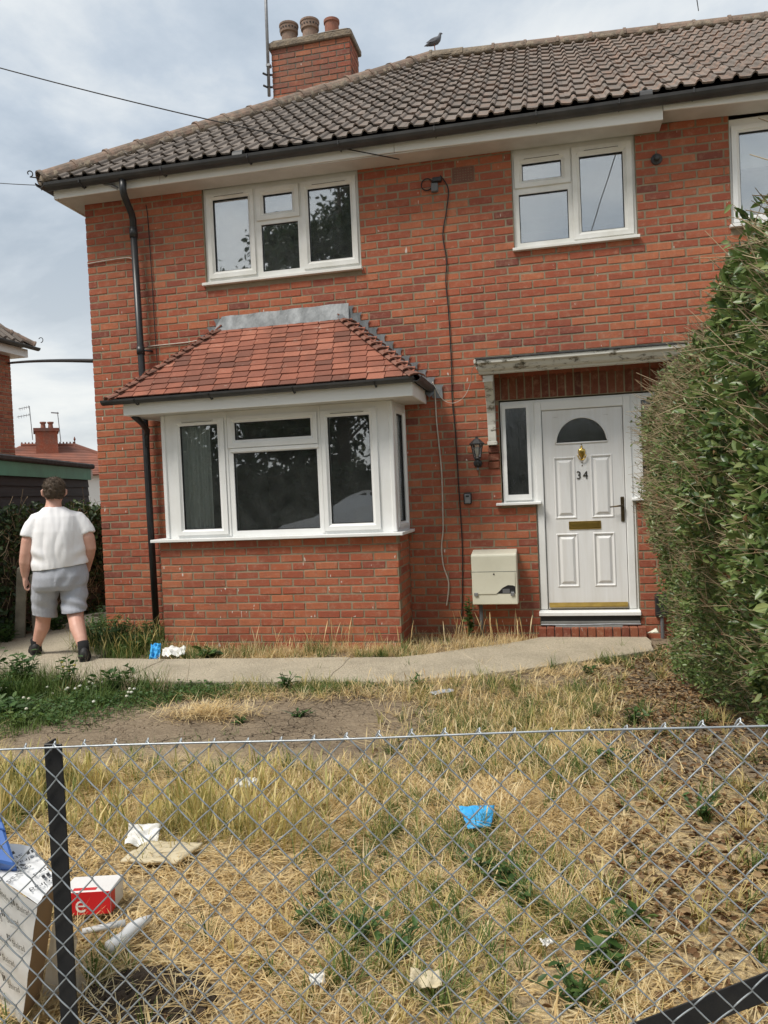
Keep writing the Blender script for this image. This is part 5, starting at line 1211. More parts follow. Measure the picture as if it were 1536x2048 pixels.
# ------------------------------------------------------------------ vegetation helpers
def vnoise(x, y, s=0):
    def hsh(i, j): 
        v = np.sin(i*127.1+j*311.7+s*74.7)*43758.5453; return v-np.floor(v)
    xi, yi = np.floor(x), np.floor(y); fx_, fy_ = x-xi, y-yi; ux, uy = fx_*fx_*(3-2*fx_), fy_*fy_*(3-2*fy_)
    return (hsh(xi, yi)*(1-ux)+hsh(xi+1, yi)*ux)*(1-uy)+(hsh(xi, yi+1)*(1-ux)+hsh(xi+1, yi+1)*ux)*uy
def fbm(x, y, s=0): return .55*vnoise(x, y, s)+.3*vnoise(x*2.1, y*2.1, s+1)+.15*vnoise(x*4.3, y*4.3, s+2)
def inpoly(x, y, poly):
    c = np.zeros(x.shape, bool); n = len(poly); j = n-1
    for i in range(n):
        xi, yi = poly[i]; xj, yj = poly[j]
        c ^= ((yi > y) != (yj > y)) & (x < (xj-xi)*(y-yi)/(yj-yi+1e-12)+xi); j = i
    return c
def sm_(a, b, v): t = np.clip((v-a)/(b-a), 0, 1); return t*t*(3-2*t)
def sample(n, box, dens):
    x = nr.uniform(box[0], box[1], n); y = nr.uniform(box[2], box[3], n); d = dens(x, y)
    for sl in slabs: d = np.where(inpoly(x, y, sl), d*.015, d)
    d = np.where((x > .93) & (x < 3.37) & (y > -.57) | (y > -.02) & (x > -.05) | (y > -.16) & (x > 4.53) & (x < 5.52), 0, d)
    k = nr.uniform(0, 1, n) < d; return x[k], y[k]
def blades(name, m, x, y, ln, wd, tilt, curve, z0=None, az=None, parent=None, kind='stuff', head=0):
    n = len(x); L_ = nr.uniform(*ln, n) if isinstance(ln, tuple) else ln; W_ = nr.uniform(*wd, n)
    a = nr.uniform(0, 2*np.pi, n) if az is None else az.copy()
    th = nr.uniform(*tilt, n); cu = nr.uniform(*curve, n)
    z = gz(x, y) if z0 is None else z0
    p = np.stack([x, y, z], 1); lev = 4; V_ = []
    sd_ = np.stack([-np.sin(a), np.cos(a), np.zeros(n)], 1)
    prof_ = (1, .9, .65, .12) if not head else (.45, .4, 1.0, .25)
    for k in range(lev):
        w_ = (W_*prof_[k]/2)[:, None]; V_ += [p-sd_*w_, p+sd_*w_]
        d = np.stack([np.cos(a)*np.sin(th), np.sin(a)*np.sin(th), np.cos(th)], 1); seg = L_/(lev-1)
        if head: seg = L_*((.42, .34, .24)[min(k, 2)])
        p = p+d*seg[:, None]; th = th+cu
        p[:, 2] = np.maximum(p[:, 2], gz(p[:, 0], p[:, 1])+.003)
    V = np.stack(V_, 1).reshape(-1, 3); b = (np.arange(n)*lev*2)[:, None]
    q_ = np.array([[2*k, 2*k+1, 2*k+3, 2*k+2] for k in range(lev-1)])
    F_ = (b[:, :, None]+q_[None]).reshape(-1, 4)
    return npmesh(name, V, F_, m, np.repeat(nr.uniform(.001, .999, n), lev*2), parent, kind)
def leaves(name, m, pos, axis_, nrm, ln, wd, parent=None, kind='stuff', fold=.25, rnd=None):
    n = len(pos); ax = axis_/np.linalg.norm(axis_, axis=1)[:, None]; sd_ = np.cross(nrm, ax); sd_ /= np.linalg.norm(sd_, axis=1)[:, None]+1e-9; nn_ = np.cross(ax, sd_)
    L_ = np.broadcast_to(ln, n)[:, None]; W_ = np.broadcast_to(wd, n)[:, None]
    def P(a, b, c): return pos+ax*L_*a+sd_*W_*b+nn_*W_*c
    V = np.stack([P(0, 0, 0), P(.3, .48, fold*.6), P(.68, .40, fold*.5), P(1, 0, -.12), P(.68, -.40, fold*.5), P(.3, -.48, fold*.6), P(.5, 0, -fold*.35)], 1).reshape(-1, 3)
    b = (np.arange(n)*7)[:, None, None]; t = np.array([[0, 6, 1], [1, 6, 2], [2, 6, 3], [3, 6, 4], [4, 6, 5], [5, 6, 0]])[None]
    return npmesh(name, V, (b+t).reshape(-1, 3), m, np.repeat(nr.uniform(.001, .999, n) if rnd is None else rnd, 7), parent, kind)
def stuff(o, label, cat): o['label'] = label; o['category'] = cat; o['kind'] = 'stuff'; return o
# zones
def soilband(x, y):
    c = -2.90+.18*(x-2.8)*.2; w_ = .62+.12*(fbm(x*1.3, y*1.3, 5)-.5); return sm_(w_+.16, w_-.08, np.abs(y-c+.1*(fbm(x*2, y*2, 9)-.5)))*sm_(.9, 1.4, x)*sm_(4.25, 3.5, x)
def greenzone(x, y): return sm_(2.3, 1.3, x-.9*(y+2.4)+.5*(fbm(x*2, y*2, 3)-.5))*sm_(-3.45, -3.1, y)*sm_(-1.2, -1.7, y)
def pathedge(x, y):   # strip of grass along the front of the path
    yf = np.interp(x, [q[0] for q in PF], [q[1] for q in PF]); return sm_(.36+.2*fbm(x*2, y, 4), .05, yf-y)*(yf > y)
def tallzone(x, y): return sm_(-4.6, -4.3, y)*sm_(-3.68, -3.9, y)*sm_(3.75, 3.2, x+.3*(y+3.7))
def litterzone(x, y): return sm_(4.75, 5.25, x+.5*(fbm(x*2, y*2, 7)-.5)+.05*(y+4)*-1)
def dryzone(x, y): return np.clip((sm_(-5.98, -5.8, y))*(1-soilband(x, y))*(1-greenzone(x, y)*.9)*(1-.75*litterzone(x, y))*sm_(-.2, -.5, y), 0, 1)
BOX = (1.0, 6.2, -5.98, -.1)
bare = lambda x, y: .35+.65*sm_(.30, .52, fbm(x*2.6, y*2.6, 21))
heapd = lambda x, y: 1-.96*np.exp(-(((x-3.52)/.22)**2+((y+5.40)/.16)**2))
greenp = lambda x, y: np.clip(np.exp(-(((x-4.42)/.34)**2+((y+4.75)/.42)**2))+.8*np.exp(-(((x-4.05)/.22)**2+((y+5.02)/.14)**2))+.7*np.exp(-(((x-4.35)/.4)**2+((y+5.3)/.15)**2))+.85*sm_(.47, .62, fbm(x*1.5+3, y*1.5, 41)), 0, 1)
def setrnd(o, v, k): o.data.attributes['rnd'].data.foreach_set('value', np.repeat(np.clip(v, .001, .999), k).astype(np.float32))
x, y = sample(105000, BOX, lambda x, y: dryzone(x, y)*bare(x, y)*heapd(x, y)*np.where(y < -3.0, 1, .5)*np.where(y > -1.9, .5, 1)*(1-.45*greenp(x, y)))
n = len(x); flow = 6.28*fbm(x*.9, y*.9, 201)*1.6+nr.normal(0, .75, n)
o = stuff(blades('fallen_straw', 'straw', x, y, (.05, .20), (.003, .0068), (1.1, 1.6), (-.25, .38), gz(x, y)+nr.uniform(.002, .04, n)**1.2, flow), 'dry yellow straw lying matted over the front garden', 'straw')
setrnd(o, .15+.9*(fbm(x*3, y*3, 203)-.2)+nr.normal(0, .22, n), 8)
def tufts(name, m, label, cat, nc, box, dens, nb, ln, wd, tilt, rad=.02, curve=(.1, .4), head=0):
    cx_, cy_ = sample(nc, box, dens); k = nr.integers(nb[0], nb[1], len(cx_)); cx2, cy2 = np.repeat(cx_, k), np.repeat(cy_, k); n = len(cx2)
    sc_ = np.repeat(nr.uniform(.6, 1.3, len(cx_)), k); a = nr.uniform(0, 6.28, n); rr = nr.uniform(0, rad, n)
    ox, oy = cx2+np.cos(a)*rr, cy2+np.sin(a)*rr; L_ = nr.uniform(*ln, n)*sc_
    ob = blades(name, m, ox, oy, L_, wd, tilt, curve, None, a+nr.normal(0, .5, n), head=head)
    setrnd(ob, np.repeat(nr.uniform(0, 1, len(cx_)), k)*.7+nr.uniform(0, .3, n), 8); return stuff(ob, label, cat)
tufts('dry_grass', 'straw', 'dry grass tufts standing up in the straw', 'grass', 4200, BOX, lambda x, y: dryzone(x, y)*(.12+.88*sm_(.40, .60, fbm(x*2.2, y*2.2, 33)))*heapd(x, y), (8, 26), (.05, .13), (.0024, .0048), (.35, 1.35))
tufts('green_grass', 'grass', 'green grass tufts growing through the straw', 'grass', 7500, BOX, lambda x, y: np.clip(dryzone(x, y)*greenp(x, y)*heapd(x, y)*.8+pathedge(x, y)*.05, 0, 1), (8, 24), (.04, .14), (.0026, .005), (.05, 1.0))
tufts('mixed_grass', 'barley', 'yellowing grass tufts between straw and green patches', 'grass', 3200, BOX, lambda x, y: dryzone(x, y)*heapd(x, y)*(.25*sm_(.4, .6, fbm(x*2.6, y*2.6, 47))+.7*greenp(x, y)), (6, 22), (.05, .15), (.0026, .0048), (.05, .9))
# tall wall barley: stems with heads
tufts('barley_grass', 'barley', 'tall yellow green barley grass behind the fence at left', 'grass', 1500, (1.2, 4.2, -4.7, -3.0), lambda x, y: tallzone(x, y)*(.12+.88*sm_(.38, .56, fbm(x*3.2, y*3.2, 51))), (10, 40), (.06, .17), (.0025, .0046), (.02, .75), .035, (.02, .4))
tufts('barley_green', 'grass', 'green blades among the barley grass at left', 'grass', 420, (1.2, 4.2, -4.7, -3.0), lambda x, y: tallzone(x, y)*sm_(.42, .58, fbm(x*3, y*3, 55)), (10, 30), (.06, .15), (.0028, .005), (.02, .7), .03, (.02, .4))
x, y = sample(6500, (1.2, 4.2, -4.7, -3.0), lambda x, y: tallzone(x, y)*(.1+.9*sm_(.38, .58, fbm(x*3.2, y*3.2, 51))))
stuff(blades('barley_heads', 'barley', x, y, (.13, .25), (.006, .011), (.02, .4), (.05, .4), head=1), 'drooping bristly seed heads of the tall barley grass', 'grass heads')
x, y = sample(9000, (3.3, 5.1, -4.2, -1.7), lambda x, y: (1-soilband(x, y))*(.15+.85*sm_(.45, .6, fbm(x*2, y*2, 61)))*.55*(1-litterzone(x, y)))
stuff(blades('bleached_grass', 'straw', x, y, (.07, .17), (.003, .007), (.2, 1.1), (.05, .4), head=1), 'bleached seeded grass between the bare soil and the door path', 'grass')
# green lawn at the left and along the path
x, y = sample(110000, (-1.6, 4.6, -3.6, -1.3), lambda x, y: np.clip(greenzone(x, y)*(.35+.65*sm_(.34, .5, fbm(x*2.5, y*2.5, 71)))+pathedge(x, y)*sm_(3.7, 2.9, x)*(.25+.75*sm_(.42, .55, fbm(x*3, y*3, 73))), 0, 1))
stuff(blades('lawn_grass', 'grass', x, y, (.03, .10), (.003, .006), (.1, 1.0), (.05, .5)), 'short green grass and clover at the left of the garden', 'grass')
x, y = sample(2600, (1.5, 4.2, -3.2, -2.1), lambda x, y: soilband(x, y)*sm_(.66, .72, fbm(x*4, y*4, 81)))
stuff(blades('soil_tufts', 'grass', x, y, (.02, .07), (.002, .004), (.2, 1.1), (.05, .4)), 'small green tufts dotted over the bare cracked soil', 'grass')
# clover leaves
x, y = sample(30000, (-1.4, 2.6, -3.5, -1.8), lambda x, y: greenzone(x, y)*sm_(.42, .58, fbm(x*2.2, y*2.2, 91)))
n = len(x); a = nr.uniform(0, 6.28, n)
leaves('clover', 'weed', np.stack([x, y, gz(x, y)+nr.uniform(.01, .06, n)], 1), np.stack([np.cos(a), np.sin(a), nr.uniform(-.2, .5, n)], 1), np.stack([nr.normal(0, .3, n), nr.normal(0, .3, n), np.ones(n)], 1), nr.uniform(.015, .035, n), nr.uniform(.012, .028, n))
stuff(bpy.data.objects['clover'], 'low clover leaves mixed in the green grass at left', 'clover')
q = MB()
for k in range(230):
    x_, y_ = rng.uniform(.4, 2.0), rng.uniform(-3.2, -2.1)
    if greenzone(np.array([x_]), np.array([y_]))[0] < .5 or fbm(np.array([x_*3]), np.array([y_*3]), 12)[0] < .5: continue
    z_ = float(gz(np.array([x_]), np.array([y_]))[0])+rng.uniform(.05, .10); q.rn = rng.random(); q.lathe([(.003, -.006), (.011, -.002), (.012, .004), (.006, .010)], 6, (x_, y_, z_))
stuff(q.build('clover_flowers', 'petal', kind='stuff'), 'small white clover flowers in the green grass at left', 'flowers')
# leaf litter under the hedge and scattered dead leaves
x, y = sample(26000, (3.6, 6.6, -5.9, -.4), lambda x, y: np.clip(litterzone(x, y)*.9+.02, 0, 1)*(.4+.6*sm_(.3, .6, fbm(x*3, y*3, 101))))
n = len(x); a = nr.uniform(0, 6.28, n)
stuff(leaves('leaf_litter', 'litter', np.stack([x, y, gz(x, y)+nr.uniform(.002, .03, n)], 1), np.stack([np.cos(a), np.sin(a), nr.uniform(-.3, .3, n)], 1), np.stack([nr.normal(0, .5, n), nr.normal(0, .5, n), np.ones(n)], 1), nr.uniform(.015, .05, n), nr.uniform(.01, .025, n), fold=.5), 'brown dead leaf litter under the hedge at right', 'leaf litter')
# soil clods
def clods(name, label, cx_, cy_, rx, ry, n, smin, smax, m='dug_soil'):
    q = MB()
    for k in range(n):
        a_, r_ = rng.uniform(0, 6.28), math.sqrt(rng.random()); x_, y_ = cx_+math.cos(a_)*r_*rx, cy_+math.sin(a_)*r_*ry; s_ = rng.uniform(smin, smax)
        z_ = float(gz(np.array([x_]), np.array([y_]))[0]); q.rn = rng.random()
        q.lathe([(s_*.5, -s_*.6), (s_*rng.uniform(.8, 1), -s_*.2), (s_*rng.uniform(.6, .95), s_*.35), (s_*.3, s_*.65)], 6, (x_, y_, z_+s_*.2), Matrix.Rotation(rng.random(), 4, 'X') @ Matrix.Rotation(rng.random()*6, 4, 'Z'))
    stuff(q.build(name, m, kind='stuff'), label, 'soil')
clods('dug_soil', 'heap of dark dug soil behind the fence at bottom left', 3.53, -5.39, .20, .14, 600, .005, .022)
clods('soil_crumbs', 'small crumbs of earth over the bare soil strip', 2.9, -2.7, 1.3, .45, 500, .003, .010, 'soil')
# heap of pulled dry weed on the bare soil
n = 700; x = nr.normal(2.44, .16, n); y = nr.normal(-2.68, .07, n)
stuff(blades('pulled_weeds', 'straw', x, y, (.06, .18), (.003, .006), (.9, 1.6), (-.1, .5), gz(x, y)+nr.uniform(0, .06, n)), 'small heap of pulled dry weeds on the bare soil', 'dry weeds')
# weeds with leaves: one plant each
def plant(label, x, y, h, ns, spread, lf, m='weed', cat='weed', group=None, name='weed_plant', z=None, lw=.45, flower=False):
    z = float(gz(np.array([x]), np.array([y]))[0]) if z is None else z
    t = thing(name, label, cat, (x, y, z), group); pos, axs = [], []; st_ = MB()
    for k in range(ns):
        a = rng.uniform(0, 6.28); sp = rng.uniform(.1, 1)*spread; hh = h*rng.uniform(.55, 1); pts = []
        bx_, by_ = x+math.cos(a)*sp*.15, y+math.sin(a)*sp*.15
        for i in range(5):
            tt = i/4; pts.append(Vector((bx_+math.cos(a)*sp*tt**1.4, by_+math.sin(a)*sp*tt**1.4, z+hh*tt*(1-.15*tt))))
        st_.tube(pts, [.003, .003, .0025, .002, .001], 4)
        nl = max(4, int(hh/lf*1.6))
        for i in range(nl):
            tt = .08+.92*i/nl; j_ = min(3, int(tt*4)); p = pts[j_].lerp(pts[j_+1], tt*4-j_); b_ = rng.uniform(0, 6.28); pos.append(p); axs.append((math.cos(b_), math.sin(b_), rng.uniform(-.2, .8)))
    st_.build('stem', m, t)
    pos, axs = np.array(pos), np.array(axs); n_ = len(pos)
    nm = np.stack([nr.normal(0, .35, n_), nr.normal(0, .35, n_), np.ones(n_)], 1); ll = nr.uniform(.6, 1.2, n_)*lf
    leaves('foliage', m, pos, axs, nm, ll, ll*lw, t)
    if flower:
        fl = MB()
        for k in range(5): 
            p = pos[rng.randrange(n_)]; fl.lathe([(.002, 0), (.014, .012), (.004, .016)], 6, (p[0], p[1], p[2]+.02))
        fl.build('flower', 'flower_yellow', t)
mat('flower_yellow', (.75, .66, .12), rough=.6)
plant('tall leafy green weed at the left edge beside the path', 1.02, -2.12, .36, 9, .16, .07, flower=True)
plant('bushy green weed spreading over the grass at the left edge', .72, -2.35, .26, 12, .24, .06)
plant('light green low weed in the lower left grass patch', 1.22, -2.95, .14, 12, .2, .05, 'grass')
plant('broad leaved dock plant in front of the bay brickwork', 1.62, -.93, .13, 7, .12, .13, lw=.5)
plant('green weed climbing beside the meter box pipe', 3.90, -.10, .5, 8, .08, .06)
plant('dark green weed in straw right of centre below the blue mask', 4.52, -4.62, .13, 9, .11, .05)
plant('green leafy weed at the bottom centre of the garden', 4.07, -5.0, .13, 12, .13, .04)
plant('small broad leaved weed in leaf litter at lower right', 4.83, -5.02, .11, 7, .09, .06, lw=.7)
for xx, yy, hh, lab in ((4.42, -4.55, .12, 'leafy green weed left of the dark weed below the mask'), (4.60, -4.72, .10, 'leafy green weed right of the dark weed below the mask'), (4.20, -5.05, .10, 'spreading weed right of the bottom centre weed'), (3.92, -4.95, .11, 'spreading weed left of the bottom centre weed'), (4.75, -5.2, .12, 'leafy weed low at the bottom right of centre'), (4.98, -3.3, .12, 'dark weed in the litter near the hedge foot'), (5.15, -2.6, .14, 'dark weed under the hedge left face'), (5.3, -3.9, .15, 'dark weed below the hedge at right behind the fence')):
    plant(lab, xx, yy, hh, 11, .13, .042)
plant('tiny weed at the lower right by the strut', 4.93, -4.78, .08, 6, .08, .05, lw=.7)
plant('small green weed at the right end of the path in dry grass', 4.93, -1.42, .12, 6, .07, .05, lw=.6)
plant('plantain clump at the middle of the path front edge', 2.72, -1.95, .17, 10, .1, .07, lw=.3)
plant('second plantain clump right of centre on the path front edge', 3.72, -1.86, .12, 8, .09, .06, 'weed', lw=.3)
plant('low green clump in the middle of the bare soil', 3.05, -2.62, .05, 9, .12, .04)
plant('low green clump on bare soil left of the middle clump', 2.72, -2.78, .05, 8, .08, .04)
for k, (xx, yy, hh, lab) in enumerate(((.22, -.55, .36, 'bushy green weed behind the grass at the wall corner'), (.55, -.68, .30, 'bushy green weed in front of the downpipe foot'), (.82, -.75, .24, 'bushy green weed at the left corner of the bay'), (.15, -.35, .38, 'dense green weed at the foot of the left wall corner'), (.42, -.42, .34, 'dense green weed in front of the left downpipe'), (.72, -.40, .30, 'dense green weed between downpipe and bay'), (-.05, .15, .36, 'green weed behind the walking man by the wall corner'))):
    plant(lab, xx, yy, hh, 40, .22, .055)
for k, (xx, yy, hh, lab) in enumerate(((-.95, -.35, .30, 'leafy green weed at the foot of the ivy left of the man'), (-.85, .35, .34, 'leafy green weed behind the man at the ivy foot'), (-1.0, -.95, .28, 'leafy green weed at the left edge before the concrete posts'), (-.6, -.05+.9, .3, 'leafy green weed far down the side passage'))):
    plant(lab, xx, yy, hh, 22, .24, .075)
x, y = sample(450, (-.1, 1.05, -1.15, -.05), lambda x, y: sm_(0, .2, x+.1)*sm_(-1.15, -.95, y)*np.where((x < .5) & (y < -1.0), 0, 1))
stuff(blades('corner_grass', 'barley', x, y, (.10, .34), (.004, .010), (.02, .6), (.03, .35), head=1), 'tall rough grass by the wall left of the bay', 'grass')
x, y = sample(5200, (-.1, 1.05, -1.1, -.05), lambda x, y: .2+.8*sm_(.4, .55, fbm(x*4, y*4, 171)))
stuff(blades('corner_green_grass', 'grass', x, y, (.08, .24), (.003, .006), (.02, .9), (.05, .5)), 'green grass clump at the wall left of the bay', 'grass')
x, y = sample(16000, (1.0, 4.6, -1.1, -.03), lambda x, y: (.15+.85*sm_(.4, .6, fbm(x*3, y*3, 131)))*sm_(-1.1, -.75, y))
stuff(blades('wall_foot_grass', 'straw', x, y, (.04, .16), (.002, .005), (.1, 1.3), (.05, .3)), 'dry grass and stalks along the foot of the bay', 'grass')
x, y = sample(500, (1.0, 4.6, -1.0, -.05), lambda x, y: sm_(.5, .6, fbm(x*3, y*3, 133))*.9)
stuff(blades('wall_foot_stalks', 'straw', x, y, (.14, .34), (.006, .012), (.02, .35), (.02, .2), head=1), 'pale seeded stalks standing against the bay bricks', 'stalks')
x, y = sample(3000, (1.0, 3.4, -1.05, -.5), lambda x, y: sm_(.52, .62, fbm(x*2.6, y*2.6, 137)))
stuff(blades('wall_foot_green', 'grass', x, y, (.05, .2), (.003, .006), (.05, .8), (.05, .4)), 'green grass tufts along the foot of the bay', 'grass')
x, y = sample(13000, (-1.2, 1.9, -2.45, -1.95), lambda x, y: (.15+.85*sm_(.38, .55, fbm(x*3.5, y*3.5, 181)))*sm_(1.9, 1.2, x))
stuff(blades('path_edge_grass', 'grass', x, y, (.08, .27), (.003, .006), (.05, .8), (.05, .4)), 'taller green grass spilling over the near edge of the path by the man', 'grass')
for xx, yy, hh, lab in ((.28, -2.12, .42, 'tall leafy weed beside the path in front of the man'), (.62, -2.45, .26, 'leafy weed in the green patch left of the bare soil'), (1.45, -2.15, .26, 'leafy weed by the path below the bay corner'), (.62, -2.12, .40, 'leafy weed at the left edge below the man'), (1.0, -2.75, .18, 'leafy weed low in the green patch at the left edge')):
    plant(lab, xx, yy, hh, 26, .22, .07, 'weed')
x, y = sample(3500, (-.2, 1.9, -2.25, -1.7), lambda x, y: np.ones_like(x)*.0+sm_(.35, .6, fbm(x*3, y*3, 141))*(y < -1.75))
stuff(blades('brown_stalks', 'twig', x, y, (.12, .30), (.002, .0035), (.05, .8), (-.1, .3)), 'thin brown dead stalks along the path by the man', 'stalks')

# ------------------------------------------------------------------ hedge on the right
hedge = thing('privet_hedge', 'large privet hedge of green leaves and bare twigs along the right', 'hedge', (6.0, -3.2, 0))
HY0, HY1 = -5.55, -.95
def hface(y, z):   # x of the hedge's garden face
    zz_ = np.clip(z, 0, 3); base_ = np.interp(zz_, [0, .35, .8, 1.3, 1.8, 2.1, 2.4, 2.7], [5.60, 5.54, 5.50, 5.45, 5.46, 5.50, 5.60, 5.8])+np.interp(zz_, [0, .35, .8, 1.2], [.28, .17, .06, 0])*sm_(-1.9, -3.2, y)
    return base_+.20*(fbm(y*1.5, z*1.5, 151)-.5)+.22*(fbm(y*4.5, z*4.5, 152)-.5)+.05*sm_(-2.6, -1.2, y)+.005
def htop(x, y): return np.interp(y, [-5.6, -4.6, -4.0, -3.4, -2.4, -1.0], [2.62, 2.50, 2.36, 2.24, 2.06, 1.98])+.16*(fbm(x*2, y*2, 153)-.5)+.26*(fbm(x*6, y*6, 155)-.5)
n = 100000
hy = HY0+(HY1-HY0)*nr.uniform(0, 1, n)**.72; hz_ = nr.uniform(.02, 2.65, n); dep = np.abs(nr.normal(0, .12, n))-.03
hx = hface(hy, hz_)+dep
ok = (hz_ < htop(hx, hy))*(nr.uniform(0, 1, n) < .3+.7*sm_(.28, .5, fbm(hy*5.5, hz_*5.5, 157)))
hx, hy, hz_ = hx[ok], hy[ok], hz_[ok]
n2 = 22000; tx = nr.uniform(5.5, 6.9, n2); ty = nr.uniform(HY0, HY1, n2); tz = htop(tx, ty)-np.abs(nr.normal(0, .11, n2))+.03
n3 = 20000; ex_ = nr.uniform(5.42, 6.9, n3); ez_ = nr.uniform(.05, 2.0, n3); ey_ = HY1+nr.normal(0, .10, n3)
okk = ex_ > hface(ey_, ez_)
hx = np.concatenate([hx, tx, ex_[okk]]); hy = np.concatenate([hy, ty, ey_[okk]]); hz_ = np.concatenate([hz_, tz, ez_[okk]])
okk = hx > hface(hy, hz_)-.07; hx, hy, hz_ = hx[okk], hy[okk], hz_[okk]
spx, spt = [], MB()                                      # loose sprays breaking the outline
for k in range(420):
    y0 = float(nr.uniform(-5.0, -1.0)); top_ = rng.random() < .45 and y0 > -4.3
    if top_: x0 = float(nr.uniform(5.5, 5.95)); z0 = float(htop(np.array([x0]), np.array([y0]))[0])-.06; d_ = Vector((rng.gauss(-.35, .4), rng.gauss(-.1, .4), 1))
    else: z0 = float(nr.uniform(.3, 2.0)); x0 = float(hface(np.array([y0]), np.array([z0]))[0])+.04; d_ = Vector((-1, rng.gauss(-.1, .5), rng.gauss(.6, .4)))
    d_.normalize(); ln_ = rng.uniform(.08, .22) if top_ else rng.uniform(.08, .19); p_ = Vector((x0, y0, z0)); e_ = p_+d_*ln_; spt.rn = rng.random(); spt.tube([p_, p_.lerp(e_, .5)+Vector((0, 0, .01)), e_], [.0022, .0018, .001], 4)
    for i in range(rng.randint(5, 12)):
        q_ = p_.lerp(e_, rng.uniform(.1, 1)); spx.append((q_.x, q_.y, q_.z))
spt.build('spray_twigs', 'twig', hedge, kind='stuff'); spx = np.array(spx)
hx = np.concatenate([hx, spx[:, 0]]); hy = np.concatenate([hy, spx[:, 1]]); hz_ = np.concatenate([hz_, spx[:, 2]])
n = len(hx); pos = np.stack([hx, hy, hz_], 1)
axs = np.stack([nr.normal(-.55, .6, n), nr.normal(-.1, .6, n), nr.normal(.25, .55, n)], 1)
nm = np.stack([nr.normal(-.35, .5, n), nr.normal(-.15, .5, n), nr.normal(.7, .4, n)], 1)
big = sm_(-2.6, -4.2, hy)                               # sappier, larger leaves nearer the street
ll = nr.uniform(.018, .038, n)+big*nr.uniform(.006, .036, n); ww = ll*nr.uniform(.38, .52, n)
vis = (hy > -4.75) & (hy < -3.2) & (hx < hface(hy, hz_)+.03)
cand = np.where(vis)[0]; score = ll[cand]/np.linalg.norm(pos[cand]-np.array(CAM), axis=1); pick = cand[np.argsort(-score)[:300]]
msk = np.ones(n, bool); msk[pick] = False
leaves('foliage', 'hedge_leaf', pos[msk], axs[msk], nm[msk], ll[msk], ww[msk], hedge)
LM = []
for k in range(4):
    o = leaves('leaf', 'hedge_leaf', np.zeros((1, 3)), np.array([[1., 0, 0]]), np.array([[0, 0, 1.]]), np.array([1.]), np.array([.46]), None, None, .15+.1*k, np.zeros(1)); LM.append(o.data); bpy.data.objects.remove(o)
for i in pick:
    a = Vector(axs[i]).normalized(); s_ = Vector(nm[i]).cross(a).normalized(); nn_ = a.cross(s_)
    o = link('leaf', LM[rng.randrange(4)], None, hedge); s = float(ll[i])
    o.matrix_basis = Matrix(((a.x, s_.x, nn_.x, pos[i][0]), (a.y, s_.y, nn_.y, pos[i][1]), (a.z, s_.z, nn_.z, pos[i][2]), (0, 0, 0, 1))) @ Matrix.Scale(s, 4)
# dead leaves caught in it
n = 500; dy_ = nr.uniform(-4.8, -1.2, n); dz_ = nr.uniform(.3, 2.1, n); pp = np.stack([hface(dy_, dz_)-.01, dy_, dz_], 1)
leaves('dead_leaves', 'dead_leaf', pp, nr.normal(0, 1, (n, 3)), nr.normal(0, 1, (n, 3)), nr.uniform(.02, .05, n), nr.uniform(.012, .025, n), hedge, fold=.6)
# twigs: clipped, poking out to the left and up
def twigs(n, ys, zs, ln, rad, seed, sprd=.3):
    V_, F_, R_ = [], [], []
    y = nr.uniform(*ys, n); z = nr.uniform(*zs, n); x = hface(y, z)+nr.uniform(-.05, .14, n); L_ = nr.uniform(*ln, n); 
    ok = z < htop(x, y)+.05; y, z, x, L_ = y[ok], z[ok], x[ok], L_[ok]; n = len(x)
    d = np.stack([nr.normal(-.8, .3, n), nr.normal(-.15, .45, n), nr.normal(.42, .4, n)], 1); d /= np.linalg.norm(d, axis=1)[:, None]
    up = np.array([[0, 0, 1.]]); s1 = np.cross(d, up); s1 /= np.linalg.norm(s1, axis=1)[:, None]; s2 = np.cross(d, s1)
    r_ = nr.uniform(*rad, n)[:, None]; p0 = np.stack([x, y, z], 1)-d*L_[:, None]*.6; bend = (s1*nr.normal(0, 1, n)[:, None]+s2*nr.normal(0, 1, n)[:, None])*L_[:, None]*.07
    rings = []
    for t, k in ((0, 1.0), (.5, .85), (1, .55)):
        c = p0+d*L_[:, None]*t*1.0+bend*(1-(2*t-1)**2)
        for a in range(4): rings.append(c+(s1*math.cos(a*math.pi/2)+s2*math.sin(a*math.pi/2))*r_*k)
    V = np.stack(rings, 1).reshape(-1, 3); b = (np.arange(n)*12)[:, None, None]
    qd = np.array([[k*4+a, k*4+(a+1) % 4, (k+1)*4+(a+1) % 4, (k+1)*4+a] for k in range(2) for a in range(4)])[None]
    npmesh('twigs', V, (b+qd).reshape(-1, 4), 'twig', np.repeat(nr.uniform(.001, .999, n), 12), hedge, 'stuff')
twigs(5600, (HY0, HY1), (.12, 2.5), (.10, .30), (.0010, .0022), 1)
twigs(2000, (-3.6, HY1), (.9, 2.2), (.14, .34), (.0011, .0024), 2)
twigs(500, (-5.0, -1.2), (1.7, 2.5), (.25, .5), (.0016, .0032), 3)
for k in range(26):                                     # main stems inside
    y0 = HY0+.2+k*.17; q = MB(); x0 = rng.uniform(5.95, 6.3); q.tube([(x0, y0, -.05), (x0-.05+rng.uniform(-.1, .1), y0+rng.uniform(-.1, .1), .6), (x0-.2+rng.uniform(-.1, .1), y0+rng.uniform(-.2, .2), 1.2), (x0-.3+rng.uniform(-.2, .3), y0+rng.uniform(-.2, .2), 1.9)], [.022, .018, .012, .004], 6); q.build('stem', 'bark', hedge)

